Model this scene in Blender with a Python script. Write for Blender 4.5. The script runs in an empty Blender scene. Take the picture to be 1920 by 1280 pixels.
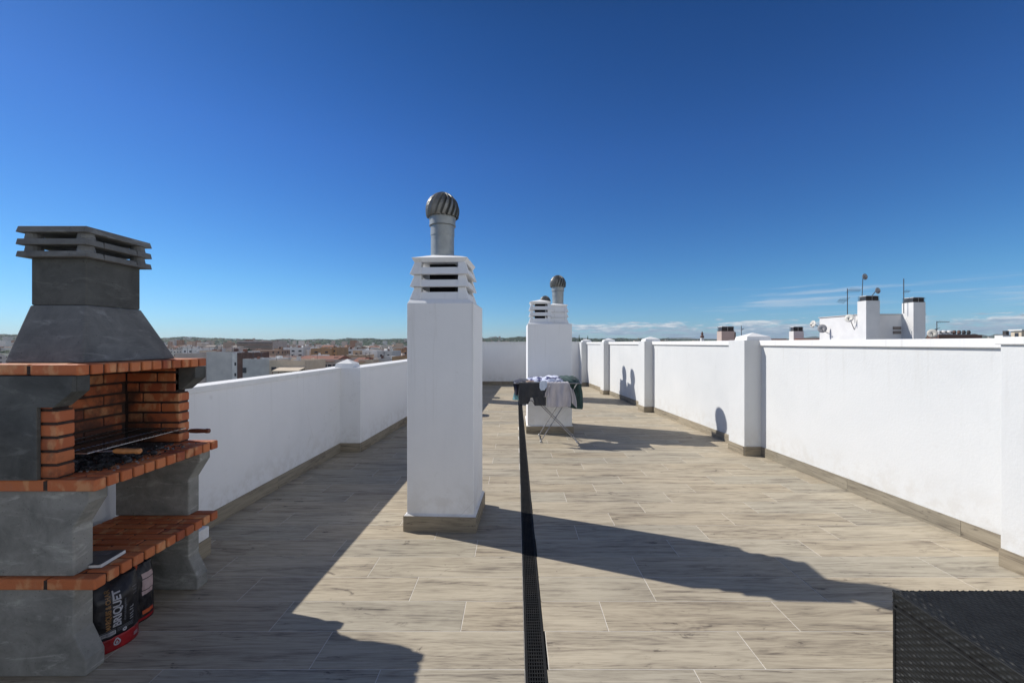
import bpy, bmesh, math, random
import numpy as np
from mathutils import Vector, Matrix, Euler
R = math.radians
rnd = random.Random(7)
S = bpy.context.scene
COL = S.collection

# ------------------------------------------------------------------ camera
EYE = 1.5
cd = bpy.data.cameras.new('camera')
cd.sensor_width = 36.0
cd.lens = 36.0 * 776 / 1920
cd.shift_x = -6 / 1920
cd.shift_y = 3 / 1920
cd.clip_start = 0.05
cd.clip_end = 60000
cam = bpy.data.objects.new('camera', cd)
COL.objects.link(cam)
cam.location = (0, 0, EYE)
cam.rotation_euler = (R(90), 0, 0)
S.camera = cam
S.view_settings.view_transform = 'Standard'
S.view_settings.look = 'None'
S.view_settings.exposure = 0.0
S.view_settings.gamma = 1.0

# ------------------------------------------------------------------ sun and sky
SUNDIR = Vector((-1.075, 0.433, 1.0)).normalized()      # towards the sun
EL = math.asin(SUNDIR.z)
AZ = math.atan2(SUNDIR.x, SUNDIR.y)
sd = bpy.data.lights.new('sun', 'SUN')
sd.energy = 4.8
sd.angle = R(0.5)
sd.color = (1.0, 0.95, 0.87)
sun = bpy.data.objects.new('sun', sd)
COL.objects.link(sun)
sun.rotation_euler = (-SUNDIR).to_track_quat('-Z', 'Y').to_euler()
sun.location = (0, 0, 30)

W = bpy.data.worlds.new('World')
S.world = W
W.use_nodes = True
nt = W.node_tree
nt.nodes.clear()
def N(t, kind, **kw):
    n = t.nodes.new(kind)
    for k, v in kw.items():
        setattr(n, k, v)
    return n
def math_node(t, op, a, b=None, clamp=False):
    n = N(t, 'ShaderNodeMath', operation=op, use_clamp=clamp)
    for i, x in enumerate((a, b)):
        if x is None: continue
        if isinstance(x, (int, float)): n.inputs[i].default_value = x
        else: t.links.new(x, n.inputs[i])
    return n.outputs[0]
def mixc(t, fac, a, b, blend='MIX'):
    n = N(t, 'ShaderNodeMix', data_type='RGBA', blend_type=blend)
    for i, x in ((0, fac), (6, a), (7, b)):
        if isinstance(x, (int, float)): n.inputs[i].default_value = x
        elif isinstance(x, tuple): n.inputs[i].default_value = (*x[:3], 1)
        else: t.links.new(x, n.inputs[i])
    return n.outputs[2]
def ramp(t, fac, stops):
    n = N(t, 'ShaderNodeValToRGB')
    e = n.color_ramp.elements
    while len(e) < len(stops): e.new(0.5)
    for i, (p, c) in enumerate(stops):
        e[i].position = p
        e[i].color = (*c, 1) if isinstance(c, tuple) else (c, c, c, 1)
    t.links.new(fac, n.inputs[0])
    return n.outputs[0]
def noise(t, vec, scale, detail=4, rough=0.55, dist=0.0):
    n = N(t, 'ShaderNodeTexNoise')
    n.inputs['Scale'].default_value = scale
    n.inputs['Detail'].default_value = detail
    n.inputs['Roughness'].default_value = rough
    n.inputs['Distortion'].default_value = dist
    if vec is not None: t.links.new(vec, n.inputs['Vector'])
    return n.outputs[0]
def mapping(t, vec, scale=(1, 1, 1), loc=(0, 0, 0)):
    n = N(t, 'ShaderNodeMapping')
    n.inputs['Scale'].default_value = scale
    n.inputs['Location'].default_value = loc
    t.links.new(vec, n.inputs['Vector'])
    return n.outputs[0]

sky = N(nt, 'ShaderNodeTexSky', sky_type='NISHITA', sun_disc=False)
sky.sun_elevation = EL
sky.sun_rotation = AZ
sky.altitude = 50
sky.air_density = 1.0
sky.dust_density = 0.12
sky.ozone_density = 3.0
hs = N(nt, 'ShaderNodeHueSaturation')
hs.inputs['Saturation'].default_value = 1.22
nt.links.new(sky.outputs[0], hs.inputs['Color'])
tc = N(nt, 'ShaderNodeTexCoord')
sp = N(nt, 'ShaderNodeSeparateXYZ')
nt.links.new(tc.outputs['Generated'], sp.inputs[0])
dx, dy, dz = sp.outputs
# clear, deep Mediterranean blue: tint of the atmosphere by elevation
tint = ramp(nt, dz, [(0.0, (0.48, 0.77, 1.25)), (0.06, (0.46, 0.765, 1.12)), (0.13, (0.46, 0.79, 1.06)), (0.4, (0.42, 0.66, 1.0)), (0.6, (0.27, 0.50, 0.77)), (0.72, (0.20, 0.36, 0.52)), (1.0, (0.20, 0.34, 0.48))])
skyc = mixc(nt, 1.0, hs.outputs[0], tint, 'MULTIPLY')
def smooth(t, x, a, b):
    n = N(t, 'ShaderNodeMapRange', interpolation_type='SMOOTHSTEP')
    n.inputs['From Min'].default_value = a
    n.inputs['From Max'].default_value = b
    t.links.new(x, n.inputs['Value'])
    return n.outputs[0]
# low cumulus bank over the far hills, in the right half of the sky
v1 = mapping(nt, tc.outputs['Generated'], (17, 17, 95), (0.3, 0.0, 0.55))
c1 = noise(nt, v1, 1.0, 10, 0.64, 0.3)
band = math_node(nt, 'MULTIPLY', smooth(nt, dz, 0.0, 0.012), math_node(nt, 'SUBTRACT', 1.0, smooth(nt, dz, 0.034, 0.075)))
right = smooth(nt, dx, -0.12, 0.05)
m1 = math_node(nt, 'ADD', c1, math_node(nt, 'MULTIPLY', math_node(nt, 'SUBTRACT', math_node(nt, 'MULTIPLY', band, right), 1.0), 0.55))
m1 = smooth(nt, m1, 0.395, 0.54)
# thin cirrus streaks higher up
v2 = mapping(nt, tc.outputs['Generated'], (2.2, 2.2, 34), (3.3, 0.4, 0.1))
c2 = noise(nt, v2, 1.6, 7, 0.6, 0.5)
band2 = math_node(nt, 'MULTIPLY', smooth(nt, dz, 0.02, 0.07), math_node(nt, 'SUBTRACT', 1.0, smooth(nt, dz, 0.085, 0.16)))
right2 = smooth(nt, dx, 0.16, 0.5)
m2 = math_node(nt, 'ADD', c2, math_node(nt, 'MULTIPLY', math_node(nt, 'SUBTRACT', math_node(nt, 'MULTIPLY', band2, right2), 1.0), 0.5))
m2 = math_node(nt, 'MULTIPLY', smooth(nt, m2, 0.44, 0.70), 0.55)
v3 = mapping(nt, tc.outputs['Generated'], (30, 30, 190))
shade = noise(nt, v3, 1.0, 5, 0.6)
shade = math_node(nt, 'ADD', shade, math_node(nt, 'MULTIPLY', smooth(nt, dz, 0.01, 0.045), 0.35))
ccol = ramp(nt, shade, [(0.48, (2.3, 3.4, 4.7)), (0.72, (3.6, 4.6, 5.8)), (0.92, (7.4, 7.8, 8.2))])
skyc = mixc(nt, m2, skyc, (6.0, 6.8, 7.8))
skyc = mixc(nt, math_node(nt, 'MULTIPLY', m1, 0.85), skyc, ccol)
# bright fill added to unseen sky, behind and right of camera, for shaded walls
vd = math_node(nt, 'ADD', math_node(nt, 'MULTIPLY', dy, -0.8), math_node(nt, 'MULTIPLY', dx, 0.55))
sky_fill = math_node(nt, 'MULTIPLY', smooth(nt, vd, 0.12, 0.62), math_node(nt, 'SUBTRACT', 1.0, smooth(nt, dz, 0.22, 0.66)))
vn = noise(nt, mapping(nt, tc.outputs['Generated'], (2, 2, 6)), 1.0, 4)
skyc = mixc(nt, math_node(nt, 'MULTIPLY', sky_fill, 0.9), skyc, ramp(nt, vn, [(0.35, (9.0, 9.4, 9.8)), (0.65, (12.6, 13.0, 13.4))]))
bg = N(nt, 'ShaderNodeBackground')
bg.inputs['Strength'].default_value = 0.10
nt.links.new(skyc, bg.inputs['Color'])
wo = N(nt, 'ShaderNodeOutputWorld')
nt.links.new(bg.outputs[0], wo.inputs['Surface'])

# ------------------------------------------------------------------ materials
def new_mat(name):
    m = bpy.data.materials.new(name)
    m.use_nodes = True
    t = m.node_tree
    b = t.nodes['Principled BSDF']
    return m, t, b
def bump(t, b, h, strength, dist=0.01):
    n = N(t, 'ShaderNodeBump')
    n.inputs['Strength'].default_value = strength
    n.inputs['Distance'].default_value = dist
    t.links.new(h, n.inputs['Height'])
    t.links.new(n.outputs[0], b.inputs['Normal'])
def mat(name, c1, c2=None, rough=0.7, vs=3.0, bstr=0.0, bs=60.0, metal=0.0, lo=0.35, hi=0.65, spec=0.5, detail=6):
    m, t, b = new_mat(name)
    co = N(t, 'ShaderNodeTexCoord').outputs['Object']
    if c2 is None: c2 = tuple(x * 0.85 for x in c1)
    f = noise(t, co, vs, detail, 0.6)
    t.links.new(ramp(t, f, [(lo, c1), (hi, c2)]), b.inputs['Base Color'])
    b.inputs['Roughness'].default_value = rough
    b.inputs['Metallic'].default_value = metal
    b.inputs['Specular IOR Level'].default_value = spec
    if bstr: bump(t, b, noise(t, co, bs, 5, 0.65), bstr)
    return m
def plaster(name, c, c2, bstr, bs, streak=0.0):
    m, t, b = new_mat(name)
    co = N(t, 'ShaderNodeTexCoord').outputs['Object']
    f = noise(t, co, 1.1, 7, 0.65, 0.4)
    col = ramp(t, f, [(0.3, c), (0.72, c2)])
    if streak:
        st = noise(t, mapping(t, co, (7, 7, 0.6)), 1.0, 6, 0.7)
        col = mixc(t, math_node(t, 'MULTIPLY', smooth(t, st, 0.52, 0.8), streak), col, tuple(x * 0.8 for x in c2))
    spots = noise(t, co, 9.0, 3, 0.5)
    col = mixc(t, math_node(t, 'MULTIPLY', smooth(t, spots, 0.70, 0.78), 0.25), col, (0.55, 0.54, 0.52))
    sz = N(t, 'ShaderNodeSeparateXYZ'); t.links.new(co, sz.inputs[0])
    drip = noise(t, mapping(t, co, (16, 16, 0.7)), 1.0, 5, 0.65)
    d_ = math_node(t, 'MULTIPLY', smooth(t, drip, 0.54, 0.74), smooth(t, sz.outputs[2], 0.55, 1.5))
    col = mixc(t, math_node(t, 'MULTIPLY', d_, 0.30), col, (0.50, 0.49, 0.46))
    gr_ = math_node(t, 'MULTIPLY', smooth(t, noise(t, co, 7.0, 6, 0.7), 0.42, 0.62), math_node(t, 'SUBTRACT', 1.0, smooth(t, sz.outputs[2], 0.12, 0.5)))
    col = mixc(t, math_node(t, 'MULTIPLY', gr_, 0.26), col, (0.48, 0.44, 0.38))
    ck = N(t, 'ShaderNodeTexVoronoi', feature='DISTANCE_TO_EDGE')
    ck.inputs['Scale'].default_value = 0.9
    wv = noise(t, co, 3.0, 5, 0.6)
    vm = N(t, 'ShaderNodeVectorMath', operation='ADD'); t.links.new(co, vm.inputs[0])
    cb = N(t, 'ShaderNodeCombineXYZ'); t.links.new(wv, cb.inputs[0]); t.links.new(wv, cb.inputs[2]); t.links.new(cb.outputs[0], vm.inputs[1])
    t.links.new(vm.outputs[0], ck.inputs['Vector'])
    crack = math_node(t, 'MULTIPLY', math_node(t, 'SUBTRACT', 1.0, smooth(t, ck.outputs['Distance'], 0.0, 0.0035)), smooth(t, noise(t, co, 0.8, 2), 0.52, 0.6))
    col = mixc(t, math_node(t, 'MULTIPLY', crack, 0.35), col, (0.45, 0.44, 0.42))
    t.links.new(col, b.inputs['Base Color'])
    b.inputs['Roughness'].default_value = 0.85
    b.inputs['Specular IOR Level'].default_value = 0.25
    h = math_node(t, 'ADD', noise(t, co, bs, 4, 0.6), math_node(t, 'MULTIPLY', noise(t, co, 4.0, 3), 0.6))
    bump(t, b, h, bstr, 0.006)
    return m
M = {}
M['plaster_rough'] = plaster('rough_plaster', (0.68, 0.69, 0.69), (0.62, 0.635, 0.64), 0.30, 46)
M['plaster'] = plaster('smooth_plaster', (0.85, 0.855, 0.86), (0.78, 0.79, 0.80), 0.22, 55, 0.16)
M['coping'] = plaster('coping_plaster', (0.82, 0.82, 0.81), (0.76, 0.765, 0.76), 0.2, 60, 0.1)

def wood_tile(name='wood_look_tile', gain=1.0):
    m, t, b = new_mat(name)
    uv = N(t, 'ShaderNodeUVMap').outputs[0]
    geo = N(t, 'ShaderNodeNewGeometry')
    rpi = geo.outputs['Random Per Island']
    a = noise(t, mapping(t, uv, (2.0, 30, 1)), 1.2, 9, 0.66, 1.1)
    fine = noise(t, mapping(t, uv, (9.0, 170, 1)), 1.0, 4, 0.6)
    broad = noise(t, mapping(t, uv, (1.1, 9.0, 1)), 1.0, 6, 0.62, 0.6)
    cath = noise(t, mapping(t, uv, (0.9, 5.0, 1)), 1.0, 2, 0.4, 0.8)
    ringw = math_node(t, 'SINE', math_node(t, 'MULTIPLY', cath, 95.0))
    knots = noise(t, mapping(t, uv, (3.4, 9.0, 1)), 1.2, 5, 0.65, 1.6)
    s = math_node(t, 'ADD', math_node(t, 'MULTIPLY', a, 0.44), math_node(t, 'MULTIPLY', fine, 0.20))
    s = math_node(t, 'ADD', s, math_node(t, 'MULTIPLY', broad, 0.36))
    s = math_node(t, 'ADD', s, math_node(t, 'MULTIPLY', ringw, 0.012))
    s = math_node(t, 'SUBTRACT', s, math_node(t, 'MULTIPLY', smooth(t, knots, 0.60, 0.74), 0.13))
    col = ramp(t, s, [(0.37, (0.155, 0.135, 0.115)), (0.42, (0.285, 0.252, 0.210)), (0.475, (0.415, 0.370, 0.300)), (0.56, (0.525, 0.474, 0.386))])
    tint = ramp(t, rpi, [(0.0, (0.86, 0.88, 0.90)), (0.5, (1.0, 0.985, 0.96)), (1.0, (0.93, 0.90, 0.86))])
    col = mixc(t, 1.0, col, tint, 'MULTIPLY')
    col = mixc(t, 1.0, col, (gain, gain * 0.99, gain * 0.95), 'MULTIPLY')
    pos = geo.outputs['Position']
    big = noise(t, pos, 0.7, 4, 0.6)
    col = mixc(t, 1.0, col, ramp(t, big, [(0.35, (0.90, 0.90, 0.90)), (0.65, (1.05, 1.04, 1.03))]), 'MULTIPLY')
    sm = noise(t, pos, 2.6, 7, 0.72, 1.5)
    col = mixc(t, math_node(t, 'MULTIPLY', smooth(t, sm, 0.62, 0.76), 0.35), col, (0.17, 0.15, 0.13))
    dt = noise(t, pos, 24.0, 2, 0.5)
    col = mixc(t, math_node(t, 'MULTIPLY', smooth(t, dt, 0.765, 0.80), 0.7), col, (0.07, 0.06, 0.05))
    t.links.new(col, b.inputs['Base Color'])
    r = ramp(t, a, [(0.3, 0.68), (0.7, 0.55)])
    t.links.new(r, b.inputs['Roughness'])
    b.inputs['Specular IOR Level'].default_value = 0.16
    bump(t, b, s, 0.12, 0.004)
    return m
M['tile'] = wood_tile()
M['skirt'] = wood_tile('wood_look_skirting', 0.66)
M['grout'] = mat('grout', (0.74, 0.71, 0.64), (0.62, 0.58, 0.52), 0.9, 12)
def concrete(name, c1, c2, vs):
    m, t, b = new_mat(name)
    co = N(t, 'ShaderNodeTexCoord').outputs['Object']
    col = ramp(t, noise(t, co, vs, 8, 0.68, 0.5), [(0.32, c1), (0.68, c2)])
    scuff = noise(t, mapping(t, co, (3, 3, 11)), 1.6, 7, 0.7, 0.8)
    col = mixc(t, math_node(t, 'MULTIPLY', smooth(t, scuff, 0.52, 0.70), 0.55), col, tuple(min(1, x * 1.7) for x in c1))
    pore = noise(t, co, 120, 2, 0.5)
    col = mixc(t, math_node(t, 'MULTIPLY', smooth(t, pore, 0.66, 0.74), 0.6), col, tuple(x * 0.35 for x in c2))
    t.links.new(col, b.inputs['Base Color'])
    b.inputs['Roughness'].default_value = 0.9
    h = math_node(t, 'SUBTRACT', noise(t, co, 35, 6, 0.7), math_node(t, 'MULTIPLY', smooth(t, pore, 0.66, 0.74), 0.6))
    bump(t, b, h, 0.5, 0.004)
    return m
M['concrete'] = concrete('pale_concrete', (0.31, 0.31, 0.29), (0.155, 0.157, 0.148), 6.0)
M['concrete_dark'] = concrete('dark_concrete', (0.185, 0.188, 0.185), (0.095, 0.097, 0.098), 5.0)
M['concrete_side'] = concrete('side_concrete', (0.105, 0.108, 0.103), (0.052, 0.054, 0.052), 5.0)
def brick_mat(name='orange_brick', soot=0.0):
    m, t, b = new_mat(name)
    co = N(t, 'ShaderNodeTexCoord').outputs['Object']
    rpi = N(t, 'ShaderNodeNewGeometry').outputs['Random Per Island']
    base = ramp(t, rpi, [(0.0, (0.33, 0.085, 0.032)), (0.3, (0.50, 0.145, 0.050)), (0.55, (0.41, 0.11, 0.04)), (0.8, (0.56, 0.185, 0.068)), (1.0, (0.30, 0.07, 0.03))])
    fl = noise(t, mapping(t, co, (16, 16, 9)), 1.0, 3, 0.5)
    col = mixc(t, math_node(t, 'MULTIPLY', smooth(t, fl, 0.52, 0.66), 0.5), base, (0.68, 0.39, 0.19))
    gr = noise(t, co, 160, 3, 0.6)
    col = mixc(t, math_node(t, 'MULTIPLY', smooth(t, gr, 0.55, 0.75), 0.25), col, (0.25, 0.08, 0.04))
    dust = noise(t, co, 14, 6, 0.7)
    col = mixc(t, math_node(t, 'MULTIPLY', smooth(t, dust, 0.5, 0.75), 0.22), col, (0.30, 0.20, 0.15))
    if soot:
        sz = N(t, 'ShaderNodeSeparateXYZ'); t.links.new(co, sz.inputs[0])
        k = math_node(t, 'ADD', noise(t, co, 7.0, 6, 0.7), math_node(t, 'MULTIPLY', math_node(t, 'SUBTRACT', 1.05, sz.outputs[2]), 0.9))
        k = math_node(t, 'ADD', k, math_node(t, 'MULTIPLY', math_node(t, 'ADD', sz.outputs[0], 0.05), -1.1))
        col = mixc(t, math_node(t, 'MULTIPLY', smooth(t, k, 0.36, 0.74), soot), col, (0.02, 0.016, 0.014))
    t.links.new(col, b.inputs['Base Color'])
    b.inputs['Roughness'].default_value = 0.75
    bump(t, b, math_node(t, 'ADD', gr, math_node(t, 'MULTIPLY', dust, 1.5)), 0.35, 0.004)
    return m
M['brick'] = brick_mat()
M['brick_fire'] = brick_mat('sooty_brick', 0.85)
M['mortar'] = mat('dark_mortar', (0.055, 0.035, 0.028), (0.03, 0.02, 0.018), 0.95, 30)
M['soot'] = mat('soot', (0.012, 0.012, 0.012), (0.03, 0.03, 0.03), 0.95, 12, 0.5, 50)
M['coal'] = mat('charcoal', (0.012, 0.012, 0.014), (0.16, 0.16, 0.17), 0.9, 26, 0.6, 90, lo=0.5, hi=0.72)
M['ash'] = mat('ash', (0.32, 0.31, 0.31), (0.06, 0.06, 0.06), 0.95, 18, 0.5, 80)
M['steel'] = mat('steel_wire', (0.55, 0.55, 0.56), (0.35, 0.35, 0.36), 0.35, 20, metal=0.9)
M['handle'] = mat('handle_wood', (0.50, 0.22, 0.07), (0.36, 0.14, 0.045), 0.5, 25)
M['handle_dark'] = mat('handle_wood_dark', (0.16, 0.045, 0.02), (0.09, 0.03, 0.015), 0.45, 25)
M['galv'] = mat('galvanised_metal', (0.36, 0.38, 0.38), (0.24, 0.26, 0.265), 0.5, 16, 0.02, 60, metal=0.45, lo=0.2, hi=0.8)
M['turbine'] = mat('turbine_metal', (0.23, 0.23, 0.22), (0.14, 0.14, 0.13), 0.45, 9, metal=0.45)
M['black_metal'] = mat('black_metal', (0.014, 0.015, 0.016), (0.03, 0.028, 0.026), 0.75, 9, spec=0.2, lo=0.45, hi=0.8)
M['void'] = mat('dark_void', (0.006, 0.006, 0.007), (0.004, 0.004, 0.005), 0.95, 10)
M['wicker'] = mat('black_wicker', (0.013, 0.015, 0.0165), (0.007, 0.008, 0.009), 0.55, 12, spec=0.3)
M['rack'] = mat('rack_metal', (0.34, 0.34, 0.35), (0.24, 0.24, 0.25), 0.35, 20, metal=0.6)
M['rack_foot'] = mat('rack_plastic', (0.6, 0.6, 0.6), (0.5, 0.5, 0.5), 0.5, 20)
def cloth_mat(name, c1, c2, vs=8, stripes=None):
    m, t, b = new_mat(name)
    co = N(t, 'ShaderNodeTexCoord').outputs['Object']
    col = ramp(t, noise(t, co, vs, 5, 0.6), [(0.35, c1), (0.65, c2)])
    if stripes:
        col = mixc(t, smooth(t, noise(t, mapping(t, co, (5, 5, 14)), 2.4, 2), 0.52, 0.56), col, stripes)
    t.links.new(col, b.inputs['Base Color'])
    b.inputs['Roughness'].default_value = 0.9
    b.inputs['Sheen Weight'].default_value = 0.2
    bump(t, b, noise(t, co, 220, 3), 0.3, 0.002)
    return m
M['c_grey'] = cloth_mat('charcoal_cloth', (0.035, 0.037, 0.042), (0.05, 0.052, 0.058))
M['c_tee'] = cloth_mat('pale_grey_cloth', (0.52, 0.50, 0.53), (0.45, 0.43, 0.46))
M['c_green'] = cloth_mat('dark_green_cloth', (0.020, 0.050, 0.052), (0.045, 0.095, 0.095))
M['c_teal'] = cloth_mat('teal_cloth', (0.30, 0.62, 0.68), (0.02, 0.13, 0.17), 10)
M['c_navy'] = cloth_mat('navy_cloth', (0.015, 0.02, 0.045), (0.03, 0.035, 0.06))
M['c_white'] = cloth_mat('white_blue_cloth', (0.72, 0.75, 0.86), (0.55, 0.6, 0.78), 8, (0.05, 0.06, 0.18))
M['c_tan'] = cloth_mat('tan_cloth', (0.45, 0.33, 0.25), (0.2, 0.14, 0.12))
M['c_sky'] = cloth_mat('pale_blue_cloth', (0.62, 0.70, 0.82), (0.5, 0.58, 0.72))
M['paper'] = mat('paper', (0.75, 0.75, 0.74), (0.6, 0.6, 0.6), 0.8, 30)
M['ink'] = mat('magazine_cover', (0.02, 0.024, 0.034), (0.05, 0.055, 0.07), 0.3, 14)
M['bag_black'] = mat('black_bag_paper', (0.006, 0.006, 0.008), (0.012, 0.012, 0.017), 0.42, 12, 0.5, 16)
M['bag_red'] = mat('red_bag_paper', (0.34, 0.008, 0.014), (0.20, 0.006, 0.010), 0.4, 12, 0.4, 16)
M['print_white'] = mat('white_print', (0.44, 0.45, 0.48), (0.30, 0.30, 0.34), 0.5, 20)
M['print_grey'] = mat('grey_print', (0.16, 0.17, 0.19), (0.1, 0.1, 0.12), 0.5, 20)
M['print_gold'] = mat('gold_print', (0.30, 0.15, 0.05), (0.14, 0.08, 0.03), 0.4, 20)
M['print_pink'] = mat('label_print', (0.50, 0.38, 0.38), (0.42, 0.31, 0.31), 0.6, 20)
M['print_orange'] = mat('orange_print', (0.55, 0.12, 0.03), (0.4, 0.02, 0.02), 0.5, 10)
M['n_white'] = mat('far_white_render', (0.78, 0.77, 0.75), (0.66, 0.65, 0.63), 0.9, 0.8)
M['n_tower'] = mat('tower_render', (0.76, 0.76, 0.75), (0.68, 0.68, 0.68), 0.9, 1.2)
M['n_cream'] = mat('cream_render', (0.66, 0.56, 0.44), (0.56, 0.47, 0.36), 0.9, 0.5)
M['n_grey'] = mat('grey_render', (0.60, 0.58, 0.56), (0.50, 0.49, 0.48), 0.9, 0.3)
M['n_lgrey'] = mat('light_grey_render', (0.58, 0.58, 0.57), (0.46, 0.46, 0.46), 0.9, 0.3)
M['n_tan'] = mat('tan_render', (0.48, 0.30, 0.17), (0.37, 0.24, 0.14), 0.9, 0.3)
M['n_pink'] = mat('pink_render', (0.56, 0.47, 0.42), (0.45, 0.38, 0.34), 0.9, 0.3)
M['n_terra'] = mat('terracotta_roof', (0.30, 0.13, 0.085), (0.20, 0.095, 0.07), 0.9, 0.6)
M['n_brown'] = mat('brown_roof', (0.17, 0.10, 0.08), (0.11, 0.07, 0.06), 0.9, 0.5)
M['n_roofgrey'] = mat('grey_roof', (0.3, 0.27, 0.25), (0.2, 0.18, 0.17), 0.9, 0.2)
M['n_glass'] = mat('dark_window', (0.035, 0.04, 0.05), (0.06, 0.065, 0.08), 0.25, 2)
M['n_black'] = mat('black_tile_cap', (0.03, 0.03, 0.035), (0.05, 0.045, 0.045), 0.7, 8)
M['dish'] = mat('dish_paint', (0.66, 0.64, 0.58), (0.5, 0.49, 0.46), 0.5, 6)
M['dish_shade'] = mat('dish_shade_paint', (0.36, 0.36, 0.37), (0.26, 0.26, 0.27), 0.5, 6)  # dish colour darkened for the discs seen from their shaded side
M['ant'] = mat('antenna_metal', (0.12, 0.12, 0.13), (0.07, 0.07, 0.08), 0.5, 10, metal=0.4)
M['bark'] = mat('bark', (0.12, 0.09, 0.06), (0.07, 0.05, 0.04), 0.9, 6)
M['leaf'] = mat('dark_foliage', (0.030, 0.062, 0.022), (0.055, 0.09, 0.03), 0.8, 0.6)

# ------------------------------------------------------------------ mesh helpers
class MB:
    def __init__(s):
        s.v = []; s.f = []; s.m = []; s.uv = []
    def add(s, vs, fs, m=0, uvs=None):
        o = len(s.v)
        s.v.extend([tuple(p) for p in vs])
        for i, f in enumerate(fs):
            s.f.append([o + k for k in f]); s.m.append(m)
            s.uv.append(uvs[i] if uvs else None)
        return s
    def hexa(s, p, m=0):
        return s.add(p, [(0, 3, 2, 1), (4, 5, 6, 7), (0, 1, 5, 4), (1, 2, 6, 5), (2, 3, 7, 6), (3, 0, 4, 7)], m)
    def box(s, x0, x1, y0, y1, z0, z1, m=0):
        return s.hexa([(x0, y0, z0), (x1, y0, z0), (x1, y1, z0), (x0, y1, z0), (x0, y0, z1), (x1, y0, z1), (x1, y1, z1), (x0, y1, z1)], m)
    def frus(s, cx, cy, z0, z1, a0, b0, a1, b1, m=0):
        return s.hexa([(cx - a0, cy - b0, z0), (cx + a0, cy - b0, z0), (cx + a0, cy + b0, z0), (cx - a0, cy + b0, z0),
                       (cx - a1, cy - b1, z1), (cx + a1, cy - b1, z1), (cx + a1, cy + b1, z1), (cx - a1, cy + b1, z1)], m)
    def quadbox(s, p, z0, z1, m=0):           # p: four (x,y) corners
        return s.hexa([(x, y, z0) for x, y in p] + [(x, y, z1) for x, y in p], m)
    def prism(s, poly, axis, a, b, m=0):
        def P(u, v, w):
            return {'y': (u, w, v), 'x': (w, u, v), 'z': (u, v, w)}[axis]
        n = len(poly)
        vs = [P(u, v, a) for u, v in poly] + [P(u, v, b) for u, v in poly]
        fs = [tuple(range(n)), tuple(range(2 * n - 1, n - 1, -1))] + [(i, (i + 1) % n, n + (i + 1) % n, n + i) for i in range(n)]
        return s.add(vs, fs, m)
    def tube(s, pts, r, n=8, m=0):
        pts = [Vector(p) for p in pts]
        rings = []
        prev = None
        for i, p in enumerate(pts):
            if i == 0: d = pts[1] - p
            elif i == len(pts) - 1: d = p - pts[i - 1]
            else: d = (pts[i + 1] - p).normalized() + (p - pts[i - 1]).normalized()
            d.normalize()
            if prev is None:
                up = Vector((0, 0, 1)) if abs(d.z) < 0.9 else Vector((1, 0, 0))
                a = d.cross(up).normalized()
            else:
                a = (prev - d * prev.dot(d)).normalized()
            prev = a
            b = d.cross(a)
            rr = r[i] if isinstance(r, (list, tuple)) else r
            rings.append([p + (a * math.cos(2 * math.pi * k / n) + b * math.sin(2 * math.pi * k / n)) * rr for k in range(n)])
        vs = [q for rg in rings for q in rg]
        fs = []
        for i in range(len(pts) - 1):
            for k in range(n):
                fs.append((i * n + k, i * n + (k + 1) % n, (i + 1) * n + (k + 1) % n, (i + 1) * n + k))
        fs.append(tuple(range(n - 1, -1, -1)))
        fs.append(tuple(range((len(pts) - 1) * n, len(pts) * n)))
        return s.add(vs, fs, m)
    def lathe(s, prof, cx=0, cy=0, n=40, m=0):
        vs = []; fs = []
        for r, z in prof:
            for k in range(n):
                a = 2 * math.pi * k / n
                vs.append((cx + r * math.cos(a), cy + r * math.sin(a), z))
        for i in range(len(prof) - 1):
            for k in range(n):
                fs.append((i * n + k, i * n + (k + 1) % n, (i + 1) * n + (k + 1) % n, (i + 1) * n + k))
        fs.append(tuple(range(n - 1, -1, -1)))
        fs.append(tuple(range((len(prof) - 1) * n, len(prof) * n)))
        return s.add(vs, fs, m)
    def grid(s, P, m=0, flip=False):
        h = len(P); w = len(P[0])
        vs = [p for row in P for p in row]
        fs = [((i * w + j), (i * w + j + 1), ((i + 1) * w + j + 1), ((i + 1) * w + j)) for i in range(h - 1) for j in range(w - 1)]
        if flip: fs = [f[::-1] for f in fs]
        return s.add(vs, fs, m)
    def build(s, name, mats, parent=None, smooth=False, bevel=0, solid=0, recalc=True, angle=0.7, world=True):
        if not isinstance(mats, (list, tuple)): mats = [mats]
        me = bpy.data.meshes.new(name)
        vs = s.v
        if parent is not None and world:
            I = INV[parent.name]
            vs = [tuple(I @ Vector(v)) for v in vs]
        me.from_pydata(vs, [], s.f)
        for mm in mats: me.materials.append(mm)
        me.polygons.foreach_set('material_index', s.m)
        if any(u is not None for u in s.uv):
            ul = me.uv_layers.new(name='UVMap')
            k = 0
            for poly, u in zip(me.polygons, s.uv):
                for li, q in zip(poly.loop_indices, u or [(0, 0)] * poly.loop_total):
                    ul.data[li].uv = q
        if recalc or smooth:
            bm = bmesh.new(); bm.from_mesh(me)
            if recalc: bmesh.ops.recalc_face_normals(bm, faces=bm.faces)
            if smooth:
                for f in bm.faces: f.smooth = True
                for e in bm.edges:
                    if len(e.link_faces) == 2 and e.calc_face_angle(0) > angle: e.smooth = False
            bm.to_mesh(me); bm.free()
        o = bpy.data.objects.new(name, me)
        COL.objects.link(o)
        if parent is not None:
            o.parent = parent
            INV[o.name] = INV[parent.name]
        else:
            INV[o.name] = Matrix.Identity(4)
        if solid:
            md = o.modifiers.new('thickness', 'SOLIDIFY'); md.thickness = solid; md.offset = 0
        if bevel:
            md = o.modifiers.new('bevel', 'BEVEL'); md.width = bevel; md.segments = 2; md.limit_method = 'ANGLE'; md.angle_limit = R(35)
        return o
INV = {}
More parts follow.
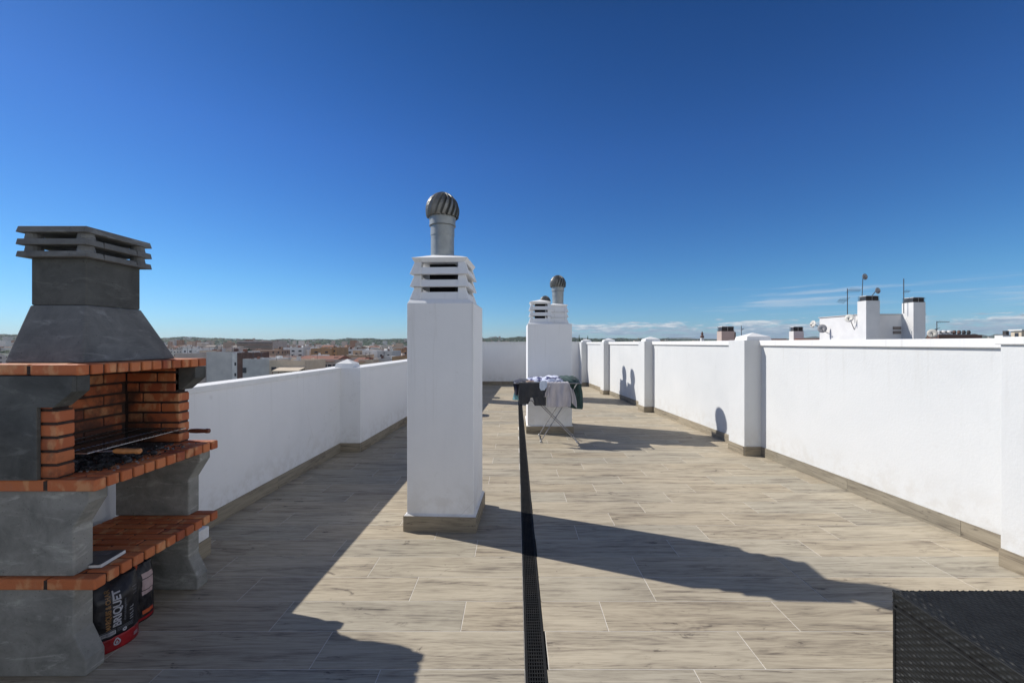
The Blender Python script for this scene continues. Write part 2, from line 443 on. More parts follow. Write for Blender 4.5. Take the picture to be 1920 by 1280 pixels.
def thing(name, label, cat, loc=(0, 0, 0), rz=0.0, group=None):
    o = bpy.data.objects.new(name, None)
    COL.objects.link(o)
    o.location = loc; o.rotation_euler = (0, 0, rz)
    o.empty_display_size = 0.1
    INV[o.name] = (Matrix.Translation(Vector(loc)) @ Matrix.Rotation(rz, 4, 'Z')).inverted()
    return tag(o, label, cat, group)
def tag(o, label=None, cat=None, group=None, kind=None):
    if label: o['label'] = label
    if cat: o['category'] = cat
    if group: o['group'] = group
    if kind: o['kind'] = kind
    return o
def px(u, v, Y):                      # photo pixel (1920 wide) at depth Y -> world point
    return ((u - 966) * Y / 776.0, Y, EYE - (v - 643) * Y / 776.0)

# ------------------------------------------------------------------ terrace floor: wood-look tiles 0.25 x 1.0 laid in thirds, with grout and a drain gap
def rx(y): return 3.735 - 0.083 * y          # inner face of the right parapet
def lx1(y): return -2.575 + 0.028 * y        # inner face of the left parapet, near run
def lx2(y): return -2.136 + 0.046 * (y - 5.71)
def left_limit(y): return (lx1(y) if y < 5.9 else lx2(y)) - 0.03
BACK = 14.9
DX0, DX1 = 0.045, 0.146
def dsh(y): return 0.0035 * (y - 1.8)          # the drain drifts a few centimetres over its length
def tile(mb, x0, x1, y0, y1, z=0.0):
    ou, ov = rnd.uniform(0, 60), rnd.uniform(0, 60)
    e = 0.0021
    x0 += e; x1 -= e; y0 += e; y1 -= e
    if x1 - x0 < 0.01: return
    sl0 = dsh(y0) if abs(x0 - DX1) < 0.01 else 0
    c = [(x0, y0), (x1, y0), (x1, y1), (x0, y1)]
    d = 0.0015; t = 0.0006
    vs = [(x, y, z - 0.004) for x, y in c] + [(x, y, z - t) for x, y in c] + \
         [(x0 + d, y0 + d, z), (x1 - d, y0 + d, z), (x1 - d, y1 - d, z), (x0 + d, y1 - d, z)]
    fs = [(8, 9, 10, 11)]
    for k in range(4):
        j = (k + 1) % 4
        fs.append((k, j, 4 + j, 4 + k)); fs.append((4 + k, 4 + j, 8 + j, 8 + k))
    uvs = [[(vs[i][0] + ou, vs[i][1] + ov) for i in f] for f in fs]
    mb.add(vs, fs, 0, uvs)
fl = MB()
y = 1.906 - 0.251 * 22
n = -22
while y < BACK + 0.1:
    k = n if n <= 2 else n + 2
    for side in (0, 1):
        ph = (0.05 + (0, 0.665, 0.331)[n % 3]) if side == 0 else (0.155 + (k % 3) * 0.333)
        a, b = (left_limit(y + 0.12), DX0 + dsh(y)) if side == 0 else (DX1 + dsh(y), rx(y) + 0.05)
        x = ph + math.floor(a - ph)
        while x < b:
            x0, x1 = max(x, a), min(x + 1.0, b)
            if x1 - x0 > 0.01: tile(fl, x0, x1, y, y + 0.251)
            x += 1.0
    y += 0.251; n += 1
fl.add([(-3.2, -3.7, -0.0014), (DX0, -3.7, -0.0014), (DX0 + dsh(15), 15, -0.0014), (-3.2, 15, -0.0014)], [(0, 1, 2, 3)], 1, [[(0, 0)] * 4])
fl.add([(DX1 - 0.006, -3.7, -0.0014), (4.3, -3.7, -0.0014), (4.3, 15, -0.0014), (DX1 + dsh(15) - 0.006, 15, -0.0014)], [(0, 1, 2, 3)], 1, [[(0, 0)] * 4])
tag(fl.build('terrace_floor', [M['tile'], M['grout']], recalc=False), kind='structure')
sl = MB().box(-3.3, 4.6, -4.2, 15.4, -19.5, -0.16)
tag(sl.build('terrace_building', M['n_white']), 'white apartment block carrying the tiled roof terrace', 'building')
sub = MB()
sub.box(-3.2, DX0 - 0.03, -3.7, 15, -0.155, -0.006); sub.box(DX1 + 0.09, 4.3, -3.7, 15, -0.155, -0.006)
tag(sub.build('floor_slab', M['grout']), kind='structure')

# drain channel with slotted black grate
dr = thing('floor_drain', 'long narrow black slotted drain grate running down the terrace', 'drain', (0.095, 1.8, 0), math.atan(-0.0035))
def dl(mb_, x0, x1, y0, y1, z0, z1): mb_.box(x0, x1, y0, y1, z0, z1)
ch = MB(); dl(ch, -0.05, 0.05, -5.3, 12.9, -0.08, -0.07); dl(ch, -0.055, -0.05, -5.3, 12.9, -0.08, -0.012); dl(ch, 0.05, 0.055, -5.3, 12.9, -0.08, -0.012)
ch.build('channel', M['void'], dr, world=False)
fr = MB()
for s in (-1, 1):
    a, b = (s * 0.0505, s * 0.036)
    fr.box(min(a, b), max(a, b), -5.3, 12.9, -0.012, -0.001)
fr.build('frame', M['black_metal'], dr, world=False)
gr = MB()
for i in range(6):
    x = -0.029 + i * 0.0116
    gr.box(x - 0.0022, x + 0.0022, -1.5, 12.9, -0.012, -0.0045)
yy = -1.5
while yy < 12.9:
    gr.box(-0.036, 0.036, yy, yy + 0.006, -0.011, -0.0035)
    yy += 0.022
gr.build('grate', M['black_metal'], dr, world=False, recalc=False)

# ------------------------------------------------------------------ parapets
def tile_strip(mb, p, q, z0, z1, out, th=0.012, L=1.0, off=0.0):
    """Skirting tiles standing along the floor line p->q, projecting `th` to the side `out` (unit 2-D)."""
    p = Vector(p); q = Vector(q); d = (q - p); LL = d.length; d.normalize()
    s = -off
    o = Vector(out) * th
    while s < LL:
        a, b = max(s, 0) + 0.0012, min(s + L, LL) - 0.0012
        if b - a > 0.005:
            A, B = p + d * a, p + d * b
            vs = [(*A, z0), (*B, z0), (*(B + o), z0), (*(A + o), z0), (*A, z1), (*B, z1), (*(B + o), z1), (*(A + o), z1)]
            fs = [(0, 3, 2, 1), (4, 5, 6, 7), (0, 1, 5, 4), (1, 2, 6, 5), (2, 3, 7, 6), (3, 0, 4, 7)]
            ou, ov = rnd.uniform(0, 50), rnd.uniform(0, 50)
            par = [a, b, b, a, a, b, b, a]
            uvs = [[(par[i] + ou, vs[i][2] + ov + (0.01 if i in (0, 1, 4, 5) else 0)) for i in f] for f in fs]
            mb.add(vs, fs, 0, uvs)
        s += L
SK = 0.123
def skirting(parent, runs, name='skirting'):
    mb = MB()
    for p, q, out in runs: tile_strip(mb, p, q, 0.0005, SK, out, off=rnd.uniform(0, 0.9))
    return mb.build(name, M['skirt'], parent)
def pyr_cap(cx, cy, hx, hy, z0, z1, z2):
    mb = MB()
    mb.frus(cx, cy, z0, z1, hx, hy, hx - 0.012, hy - 0.012)
    a, b = hx - 0.012, hy - 0.012
    mb.add([(cx - a, cy - b, z1), (cx + a, cy - b, z1), (cx + a, cy + b, z1), (cx - a, cy + b, z1), (cx, cy, z2)],
           [(0, 1, 4), (1, 2, 4), (2, 3, 4), (3, 0, 4)])
    return mb
HR = 1.535
# right parapet
pr = thing('parapet_wall', 'tall sunlit white roughcast parapet down the right side, with capped piers', 'wall', (3.6, 5.0, 0))
y0, y1 = -3.7, 15.1
wth = 0.18
MB().quadbox([(rx(y0), y0), (rx(y0) + wth, y0), (rx(y1) + wth, y1), (rx(y1), y1)], -0.1, HR - 0.07).build('wall', M['plaster_rough'], pr)
MB().quadbox([(rx(y0) - 0.028, y0), (rx(y0) + wth + 0.028, y0), (rx(y1) + wth + 0.028, y1), (rx(y1) - 0.028, y1)], HR - 0.07, HR).build('coping', M['coping'], pr, bevel=0.006)
piers = [(2.44, 2.79, 0.232, False), (5.51, 5.86, 0.226, True), (8.97, 9.31, 0.19, True), (12.03, 12.36, 0.165, True), (14.55, 14.86, 0.2, True)]
prev = y0
runs = []
for (a, b, pt, cap) in piers:
    runs.append(((rx(prev), prev), (rx(a), a), (-1, 0)))
    prev = b
runs.append(((rx(prev), prev), (rx(BACK), BACK), (-1, 0)))
skirting(pr, runs)
for (a, b, pt, cap) in piers:
    o = MB().quadbox([(rx(a) - pt, a), (rx(a) + wth + 0.032, a), (rx(b) + wth + 0.032, b), (rx(b) - pt, b)], -0.1, HR + 0.003).build('pier', M['plaster_rough'], pr, bevel=0.004)
    skirting(o, [((rx(a) - pt, a), (rx(a), a), (0, -1)), ((rx(a) - pt, a), (rx(b) - pt, b), (-1, 0)), ((rx(b) - pt, b), (rx(b), b), (0, 1))])
    if cap:
        cx = (rx(a) - pt + rx(b) + wth) / 2 + 0.02; cy = (a + b) / 2
        pyr_cap(cx, cy, 0.165, 0.155, HR + 0.004, HR + 0.052, HR + 0.108).build('cap', M['coping'], o)
    else:
        MB().quadbox([(rx(a) - pt - 0.02, a - 0.02), (rx(a) + wth + 0.036, a - 0.02), (rx(b) + wth + 0.036, b + 0.02), (rx(b) - pt - 0.02, b + 0.02)], HR - 0.045, HR + 0.006).build('coping', M['coping'], o, bevel=0.006)

# left parapet
HL = 1.16
pl = thing('parapet_wall', 'low shaded white parapet down the left side behind the brick barbecue', 'wall', (-2.4, 4.0, 0))
MB().quadbox([(lx1(-3.7) - 0.17, -3.7), (lx1(-3.7), -3.7), (lx1(5.72), 5.72), (lx1(5.72) - 0.17, 5.72)], -0.1, HL - 0.05).build('wall', M['plaster'], pl)
MB().quadbox([(lx1(-3.7) - 0.185, -3.7), (lx1(-3.7) + 0.012, -3.7), (lx1(5.72) + 0.012, 5.72), (lx1(5.72) - 0.185, 5.72)], HL - 0.05, HL).build('coping', M['coping'], pl, bevel=0.005)
skirting(pl, [((lx1(-3.7), -3.7), (lx1(5.71), 5.71), (1, 0))])
MB().quadbox([(lx2(6.06) - 0.3, 6.05), (lx2(6.06), 6.05), (lx2(15.1), 15.1), (lx2(15.1) - 0.3, 15.1)], -0.1, HL - 0.05).build('wall', M['plaster'], pl)
MB().quadbox([(lx2(6.06) - 0.315, 6.05), (lx2(6.06) + 0.002, 6.05), (lx2(15.1) + 0.002, 15.1), (lx2(15.1) - 0.315, 15.1)], HL - 0.05, HL).build('coping', M['coping'], pl, bevel=0.005)
skirting(pl, [((lx2(6.05), 6.05), (lx2(8.9), 8.9), (1, 0)), ((lx2(9.25), 9.25), (lx2(11.7), 11.7), (1, 0)), ((lx2(12.0), 12.0), (lx2(BACK), BACK), (1, 0))])
o = MB().quadbox([(-2.62, 5.71), (-2.136, 5.71), (lx2(6.06) + 0.003, 6.06), (-2.62, 6.06)], -0.1, HL + 0.003).build('pier', M['plaster'], pl, bevel=0.004)
skirting(o, [((lx1(5.7), 5.71), (-2.136, 5.71), (0, -1)), ((-2.136, 5.71), (lx2(6.06), 6.06), (1, 0))])
pyr_cap(-2.378, 5.87, 0.127, 0.13, HL + 0.004, HL + 0.055, HL + 0.115).build('cap', M['coping'], o)
for yc in (9.07, 11.85):
    o = MB().quadbox([(lx2(yc) - 0.32, yc - 0.17), (lx2(yc) + 0.16, yc - 0.17), (lx2(yc) + 0.16, yc + 0.17), (lx2(yc) - 0.32, yc + 0.17)], -0.1, HL + 0.003).build('pier', M['plaster'], pl, bevel=0.004)
    X = lx2(yc) + 0.16
    skirting(o, [((lx2(yc), yc - 0.17), (X, yc - 0.17), (0, -1)), ((X, yc - 0.17), (X, yc + 0.17), (1, 0)), ((lx2(yc), yc + 0.17), (X, yc + 0.17), (0, 1))])
    pyr_cap(lx2(yc) + 0.02, yc, 0.13, 0.13, HL + 0.004, HL + 0.055, HL + 0.115).build('cap', M['coping'], o)

# back parapet
pb = thing('parapet_wall', 'white end parapet closing the far side of the terrace, in shade', 'wall', (0.3, BACK, 0))
HB = 1.548
MB().box(lx2(BACK) - 0.3, rx(BACK) + 0.2, BACK, BACK + 0.2, -0.1, HB - 0.07).build('wall', M['plaster'], pb)
MB().box(lx2(BACK) - 0.32, rx(BACK) + 0.22, BACK - 0.015, BACK + 0.215, HB - 0.07, HB).build('coping', M['coping'], pb, bevel=0.006)
skirting(pb, [((lx2(BACK), BACK), (rx(BACK), BACK), (0, -1))])
# low plinth behind the barbecue
pn = thing('wall_plinth', 'small low white plinth with tiled foot beside the left wall behind the barbecue', 'plinth', (-2.3, 2.9, 0))
MB().box(-2.46, -2.18, 2.76, 2.95, 0, 0.2).build('block', M['plaster'], pn, bevel=0.006)
skirting(pn, [((-2.46, 2.76), (-2.18, 2.76), (0, -1)), ((-2.18, 2.76), (-2.18, 2.95), (1, 0))])

# ------------------------------------------------------------------ chimney stacks
def cowl(parent, cx, cy, z, hw=0.235, slots=('f', 'b', 'l', 'r'), th=0.101, tiers=3, apex=0.085, foot=None):
    """Three flared louvred tiers and a low pyramid roof, precast and painted white."""
    body = MB()
    if foot:
        fx, fh = foot
        body.hexa([(fx - fh, -fh, z - 0.001), (fx + fh, -fh, z - 0.001), (fx + fh, fh, z - 0.001), (fx - fh, fh, z - 0.001),
                   (cx - hw + 0.004, cy - hw + 0.004, z + 0.036), (cx + hw - 0.004, cy - hw + 0.004, z + 0.036), (cx + hw - 0.004, cy + hw - 0.004, z + 0.036), (cx - hw + 0.004, cy + hw - 0.004, z + 0.036)])
    else:
        body.frus(cx, cy, z - 0.001, z + 0.036, 0.268 * hw / 0.235, 0.268 * hw / 0.235, hw - 0.004, hw - 0.004)
    zz = z + 0.036
    pw = 0.37 * hw
    for k in range(tiers):
        b, t = hw, hw - 0.032
        z0, z1 = zz + k * th, zz + (k + 1) * th
        for sx in (-1, 1):
            for sy in (-1, 1):
                body.hexa([(cx + sx * b, cy + sy * b, z0), (cx + sx * (b - pw), cy + sy * b, z0), (cx + sx * (b - pw), cy + sy * (b - pw), z0), (cx + sx * b, cy + sy * (b - pw), z0),
                           (cx + sx * t, cy + sy * t, z1), (cx + sx * (b - pw), cy + sy * t, z1), (cx + sx * (b - pw), cy + sy * (b - pw), z1), (cx + sx * t, cy + sy * (b - pw), z1)])
        fr_ = {'f': 0.58, 'b': 0.58, 'l': 0.58, 'r': 0.58}
        for s in 'fblr':
            h = z0 + (z1 - z0) * (0.58 if s in slots else 0.995)
            g = (h - z0) / (z1 - z0)
            b1 = b - 0.006; t1 = b - 0.006 - 0.032 * g
            i = b - 0.045
            w = b - pw + 0.004
            q = [(-w, b1, z0), (w, b1, z0), (w, i - 0.012, z0), (-w, i - 0.012, z0), (-w, t1, h), (w, t1, h), (w, i - 0.03, h), (-w, i - 0.03, h)]
            out = []
            for (a, d, c) in q:
                if s == 'f': out.append((cx + a, cy - d, c))
                elif s == 'b': out.append((cx + a, cy + d, c))
                elif s == 'l': out.append((cx - d, cy + a, c))
                else: out.append((cx + d, cy + a, c))
            body.hexa(out)
    ob = body.build('vent_cowl', M['plaster'], parent, bevel=0.003)
    MB().box(cx - hw * 0.45, cx + hw * 0.45, cy - hw * 0.45, cy + hw * 0.45, zz, zz + tiers * th - 0.002).build('shade_core', M['void'], ob)  # near-black core standing in for the shade inside the cowl slots
    zt = zz + tiers * th
    rf = MB()
    e = hw - 0.012
    rf.frus(cx, cy, zt, zt + 0.034, e - 0.02, e - 0.02, e, e)
    rf.add([(cx - e, cy - e, zt + 0.034), (cx + e, cy - e, zt + 0.034), (cx + e, cy + e, zt + 0.034), (cx - e, cy + e, zt + 0.034), (cx, cy, zt + apex)],
           [(0, 1, 4), (1, 2, 4), (2, 3, 4), (3, 0, 4)])
    rf.build('roof', M['plaster'], ob)
    return zt + 0.034
def turbine(parent, cx, cy, z0, ztop, r=0.099, tr=0.145):
    pz = ztop - 0.222
    p = MB()
    p.lathe([(r, z0), (r, pz - 0.115)], cx, cy, 40)
    p.lathe([(r + 0.003, pz - 0.155), (r + 0.003, pz - 0.075), (r, pz - 0.075), (r, pz - 0.155)], cx, cy, 40)
    p.lathe([(r, pz - 0.076), (r, pz - 0.070)], cx, cy, 40)
    p.lathe([(r + 0.012, pz - 0.066), (r + 0.012, pz - 0.004), (r + 0.016, pz - 0.002), (r + 0.016, pz + 0.004)], cx, cy, 40)
    p.lathe([(r + 0.014, pz - 0.069), (r + 0.014, pz - 0.062)], cx, cy, 40)
    p.build('flue_pipe', M['galv'], parent, smooth=True)
    prof = [(0.0, 0.93), (0.05, 0.965), (0.15, 0.99), (0.28, 1.0), (0.42, 0.985), (0.56, 0.93), (0.70, 0.83), (0.82, 0.69), (0.92, 0.51), (1.0, 0.30)]
    nv = 18
    tb = MB()
    P = []
    for t, rr in prof:
        row = []
        for k in range(nv):
            for s_, dr_ in ((0.0, 0.0), (0.5, -0.008), (0.9, -0.024), (0.985, -0.032)):
                a = 2 * math.pi * (k + s_) / nv + t * 0.55
                q = rr * tr + dr_ * (0.5 + 0.5 * rr)
                row.append((cx + q * math.cos(a), cy + q * math.sin(a), pz + 0.003 + t * 0.213))
        row.append(row[0])
        P.append(row)
    tb.grid(P)
    o = tb.build('turbine_head', M['turbine'], parent, recalc=False)
    MB().lathe([(0.036, pz + 0.205), (0.036, pz + 0.219), (0.02, pz + 0.222)], cx, cy, 20).build('top_plate', M['turbine'], o)
    MB().lathe([(tr * 0.80, pz + 0.004), (tr * 0.5, pz + 0.19), (0.02, pz + 0.2)], cx, cy, 24).build('inner_drum', M['void'], o)
def stack(label, cx, cy, hx, hy, rz, H=1.82):
    t = thing('chimney_stack', label, 'chimney', (cx, cy, 0), rz, 'chimney stacks on the terrace')
    c, s = math.cos(rz), math.sin(rz)
    def w(a, b): return (cx + a * c - b * s, cy + a * s + b * c)
    mb = MB().box(-hx, hx, -hy, hy, 0.0, H)
    mb.build('shaft', M['plaster'], t, bevel=0.005, world=False)
    # chamfered mortar bead where the shaft meets its skirting
    MB().frus(0, 0, SK - 0.004, SK + 0.014, hx + 0.024, hy + 0.024, hx + 0.001, hy + 0.001).build('bead', M['coping'], t, world=False)
    sk = MB()
    hx2, hy2 = hx + 0.012, hy + 0.012
    tile_strip(sk, (-hx2 - 0.012, -hy2), (hx2 + 0.012, -hy2), 0.0005, SK, (0, -1), L=1.2)
    tile_strip(sk, (hx2, -hy2), (hx2, hy2), 0.0005, SK, (1, 0), L=1.3)
    tile_strip(sk, (-hx2, -hy2), (-hx2, hy2), 0.0005, SK, (-1, 0), L=1.3)
    tile_strip(sk, (-hx2 - 0.012, hy2), (hx2 + 0.012, hy2), 0.0005, SK, (0, 1), L=1.2)
    sk.build('skirting', M['skirt'], t, world=False)
    return t, w
t1, w = stack('tall white square chimney stack nearest the camera, with one turbine on top', -0.586, 3.575, 0.269, 0.269, R(-2.9))
INV_keep = INV[t1.name]
INV[t1.name] = Matrix.Identity(4)      # cowl and pipe are modelled in the stack's own frame
cowl(t1, -0.018, 0.0, 1.82, 0.24, apex=0.112, foot=(0.0, 0.268))
turbine(t1, -0.042, 0.0, 2.16, 2.797)
t2, w = stack('wide white chimney stack behind the laundry rack, with two louvred cowls', 0.575, 7.33, 0.368, 0.46, 0.0)
cx, cy = 0.575, 7.33
cowl(t2, 0.425, 7.13, 1.82, 0.19, ('f', 'l', 'b'), 0.102)
cowl(t2, 0.745, 7.42, 1.82, 0.19, ('r', 'b'), 0.093)
turbine(t2, 0.765, 7.42, 2.13, 2.715)
t3, w = stack('far white chimney stack hidden behind the wide one, only a dark turbine top showing', 0.82, 11.33, 0.275, 0.45, 0.0)
cowl(t3, 0.80, 11.07, 1.82, 0.245); turbine(t3, 0.80, 11.03, 2.1, 2.76)
cowl(t3, 0.80, 11.60, 1.82, 0.245); turbine(t3, 0.80, 11.60, 2.1, 2.76)
t4, w = stack('far left white chimney stack beyond the nearest one, its shadow crossing the floor', -1.42, 10.95, 0.25, 0.25, 0.0)
cowl(t4, -1.42, 10.95, 1.82, 0.2)

# ------------------------------------------------------------------ barbecue
B = thing('brick_barbecue', 'large grey concrete and orange brick barbecue with hood and chimney at the left edge', 'barbecue', (-2.15, 2.22, 0))
YN, YF = 1.835, 2.612
XB = -2.43
def leg_profile(xs):
    xt, xn, xb = xs
    return [(XB, 0), (xb, 0), (xb, 0.075), (xn, 0.185), (xn, 0.398)]
for (a, b) in ((1.86, 1.948), (2.515, 2.60)):
    xt, xn, xb = -1.915, -1.985, -1.930
    o = MB().prism([(XB, 0.001), (xb, 0.001), (xb, 0.075), (xn, 0.19), (xn, 0.398), (XB, 0.398)], 'y', a, b).build('leg', M['concrete'], B, bevel=0.006)
    MB().prism([(XB, 0.452), (xn, 0.452), (xn, 0.672), (xt, 0.785), (xt, 0.838), (XB, 0.838)], 'y', a, b).build('upper_leg', M['concrete'], o, bevel=0.006)
def brick_slab(name, xf, xb, y0, y1, z0, z1):
    mb = MB()
    n = 12
    p = (y1 - y0) / n
    for k in range(n):
        ya, yb = y0 + k * p + 0.0055, y0 + (k + 1) * p - 0.0055
        x = xf
        L = 0.222
        first = 0.111 if k % 2 and k not in (0, n - 1) else L
        while x > xb + 0.02:
            x2 = max(x - first, xb)
            j = rnd.uniform(-0.0014, 0.0014); jx = rnd.uniform(-0.002, 0.001) if x == xf else 0
            mb.box(x2 + 0.005, x + jx, ya + rnd.uniform(-0.0008, 0.0008), yb + rnd.uniform(-0.0008, 0.0008), z0 + j, z1 + j, 0)
            x = x2 - 0.004
            first = L
    o = mb.build(name, [M['brick']], B, bevel=0.007)
    MB().box(xb + 0.003, xf - 0.012, y0 + 0.007, y1 - 0.007, z0 + 0.004, z1 - 0.007).build('mortar', M['mortar'], o)
    return o
brick_slab('shelf', -1.87, XB, YN, YF, 0.400, 0.450)
brick_slab('worktop', -1.87, XB, YN, YF, 0.840, 0.892)
brick_slab('mantel', -1.945, XB, YN, YF, 1.356, 1.405)
# side panels with corbels
for (a, b) in ((YN - 0.008, YN + 0.010), (YF - 0.010, YF + 0.005)):
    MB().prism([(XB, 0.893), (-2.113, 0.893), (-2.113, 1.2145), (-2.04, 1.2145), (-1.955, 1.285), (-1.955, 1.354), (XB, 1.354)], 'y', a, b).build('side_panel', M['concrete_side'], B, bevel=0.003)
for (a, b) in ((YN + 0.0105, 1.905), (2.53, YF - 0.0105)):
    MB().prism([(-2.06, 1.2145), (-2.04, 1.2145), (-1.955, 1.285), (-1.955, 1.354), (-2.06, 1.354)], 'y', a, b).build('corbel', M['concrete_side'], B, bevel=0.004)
# brick lining
def courses(mb, fn, L, z0, z1, first_off):
    zc = z0; k = 0
    p = 0.0615
    while zc < z1 - 0.02:
        zt = min(zc + p, z1)
        s = -first_off * (k % 2)
        while s < L - 0.01:
            a, b = max(s, 0) + 0.004, min(s + 0.225, L) - 0.004
            if b - a > 0.02: fn(mb, a, b, zc + 0.0058, zt - 0.0058)
            s += 0.225
        zc += p; k += 1
for (a, b) in ((1.846, 1.925), (2.517, 2.60)):
    mb = MB()
    courses(mb, lambda m_, s, e, z0, z1: m_.box(-2.042 - e, -2.042 - s, a, b, z0, z1), 0.32, 0.893, 1.215, 0.11)
    # upper courses behind the corbel
    courses(mb, lambda m_, s, e, z0, z1: m_.box(-2.066 - e, -2.066 - s, a, b, z0, z1), 0.30, 1.2, 1.354, 0.11)
    o = mb.build('brick_side', M['brick_fire'], B, bevel=0.006)
    MB().box(XB + 0.01, -2.05, a + 0.007, b - 0.007, 0.893, 1.2).build('mortar', M['mortar'], o)
    MB().box(XB + 0.01, -2.07, a + 0.006, b - 0.006, 1.2, 1.353).build('mortar', M['mortar'], o)
mb = MB()
courses(mb, lambda m_, s, e, z0, z1: m_.box(-2.42, -2.361, 1.928 + s, 1.928 + e, z0, z1), 0.587, 0.893, 1.354, 0.11)
o = mb.build('brick_back', M['brick_fire'], B, bevel=0.006)
MB().box(-2.428, -2.369, 1.93, 2.512, 0.893, 1.353).build('mortar', M['mortar'], o)
MB().box(-2.36, -2.07, 1.93, 2.512, 0.8925, 0.898).build('fire_bed', M['soot'], B)
# hood, chimney, cap slabs
hy0, hy1, ty0, ty1 = 1.965, 2.5, 2.07, 2.374
hb = MB()
hb.hexa([(XB, hy0, 1.4065), (-2.05, hy0, 1.4065), (-2.05, hy1, 1.4065), (XB, hy1, 1.4065), (-2.427, ty0, 1.69), (-2.145, ty0, 1.69), (-2.145, ty1, 1.69), (-2.427, ty1, 1.69)])
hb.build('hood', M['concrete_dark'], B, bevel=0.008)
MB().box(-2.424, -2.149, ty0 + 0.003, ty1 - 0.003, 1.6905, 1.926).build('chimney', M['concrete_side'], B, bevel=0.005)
cxm, cym = (-2.427 - 2.145) / 2, (ty0 + ty1) / 2
hx_, hy_ = 0.141 + 0.034, 0.152 + 0.034
for k, (z0, z1) in enumerate(((1.926, 1.955), (1.986, 2.016), (2.047, 2.078))):
    mb = MB()
    if k < 2:   # ring slabs
        for (a, b, c, d) in ((-1, 1, -1, -0.5), (-1, 1, 0.5, 1), (-1, -0.5, -0.5, 0.5), (0.5, 1, -0.5, 0.5)):
            mb.frus(cxm + hx_ * (a + b) / 2, cym + hy_ * (c + d) / 2, z0, z1, hx_ * (b - a) / 2 - (0.0 if b - a > 1 else 0), hy_ * (d - c) / 2, hx_ * (b - a) / 2 - 0.004, hy_ * (d - c) / 2 - 0.004)
    else:
        mb.frus(cxm, cym, z0, z1, hx_, hy_, hx_ - 0.006, hy_ - 0.006)
    o = mb.build('cap_slab', M['concrete_dark'], B, bevel=0.003)
    if k < 2:
        for sx in (-1, 1):
            for sy in (-1, 1):
                MB().lathe([(0.036, z1 - 0.002), (0.030, z1 + 0.034)], cxm + sx * (hx_ - 0.045), cym + sy * (hy_ - 0.045), 14).build('spacer', M['concrete_dark'], o)
# grill rack
G = thing('grill_rack', 'wire barbecue grill with two wooden handles resting inside the brick firebox', 'grill', (-2.17, 2.18, 0.985))
mb = MB()
gx0, gx1, gy0, gy1, gz = -2.35, -1.995, 1.93, 2.505, 0.985
mb.tube([(gx0, gy0, gz), (gx1, gy0, gz), (gx1, gy1, gz), (gx0, gy1, gz), (gx0, gy0, gz)], 0.0032, 6)
k = gy0 + 0.02
while k < gy1 - 0.01:
    mb.tube([(gx0, k, gz + 0.004), (gx1 - 0.02, k, gz + 0.004)], 0.0014, 5, 1); mb.tube([(gx1 - 0.019, k, gz + 0.004), (gx1 + 0.005, k, gz + 0.004)], 0.0016, 5, 0); k += 0.0235
for x in (-2.27, -2.12): mb.tube([(x, gy0, gz - 0.003), (x, gy1, gz - 0.003)], 0.0028, 5)
for yh in (1.985, 2.44):
    for d in (-0.02, 0.02): mb.tube([(gx1, yh + d, gz), (-1.915, yh + d * 0.25, gz - 0.002)], 0.0022, 5)
mb.build('grid', [M['steel'], M['soot']], G)
def handle(yh, x0, x1, m):
    MB().tube([(x0, yh, gz - 0.002), (x0 + 0.012, yh, gz - 0.002), (x0 + 0.05, yh, gz - 0.002), (x1 - 0.03, yh, gz - 0.002), (x1 - 0.018, yh, gz - 0.002), (x1 - 0.004, yh, gz - 0.002), (x1, yh, gz - 0.002)],
              [0.007, 0.012, 0.0135, 0.0115, 0.014, 0.013, 0.008], 14).build('handle', m, G, smooth=True)
handle(1.985, -1.925, -1.795, M['handle'])
handle(2.44, -1.925, -1.80, M['handle_dark'])
# charcoal and ash
mb = MB()
r2 = random.Random(3)
def rock(mb, x, y, z, s, m):
    bm = bmesh.new(); bmesh.ops.create_icosphere(bm, subdivisions=1, radius=s)
    q = Euler((r2.uniform(0, 6), r2.uniform(0, 6), 0)).to_matrix()
    sc = (r2.uniform(0.7, 1.3), r2.uniform(0.7, 1.3), r2.uniform(0.5, 0.9))
    vs = []
    for v in bm.verts:
        c = q @ (v.co * r2.uniform(0.75, 1.2))
        vs.append((x + c.x * sc[0], y + c.y * sc[1], z + c.z * sc[2]))
    mb.add(vs, [[v.index for v in f.verts] for f in bm.faces], m); bm.free()
for k in range(150):
    s = r2.uniform(0.007, 0.022)
    xx = r2.triangular(-2.34, -1.93, -2.05); yy = r2.uniform(1.95, 2.36)
    if xx > -2.0 and yy > 2.25: continue
    rock(mb, xx, yy, 0.898 + s * 0.45, s, 0)
for k in range(240):
    s = r2.uniform(0.0025, 0.007)
    rock(mb, r2.triangular(-2.34, -1.89, -2.0), r2.uniform(1.94, 2.5), 0.895 + s * 0.4, s, r2.choice((0, 1)))
tag(mb.build('charcoal', [M['coal'], M['ash']]), 'black charcoal lumps and grey ash lying in the barbecue firebox', 'charcoal', kind='stuff')

# magazine on the shelf
mg = thing('magazine', 'thick dark covered magazine with white page edges on the lower brick shelf', 'magazine', (-2.03, 1.99, 0.4515), R(6))
MB().box(-0.135, 0.092, -0.068, 0.068, 0.002, 0.016).build('pages', M['paper'], mg, world=False)
mb = MB().box(-0.137, 0.088, -0.072, 0.07, 0.0165, 0.0182).box(-0.137, 0.094, -0.07, 0.07, 0.0, 0.0016)
mb.build('cover', M['ink'], mg, world=False)
MB().box(-0.05, 0.05, 0.02, 0.05, 0.0185, 0.019).build('cover_print', M['print_grey'], mg, world=False)

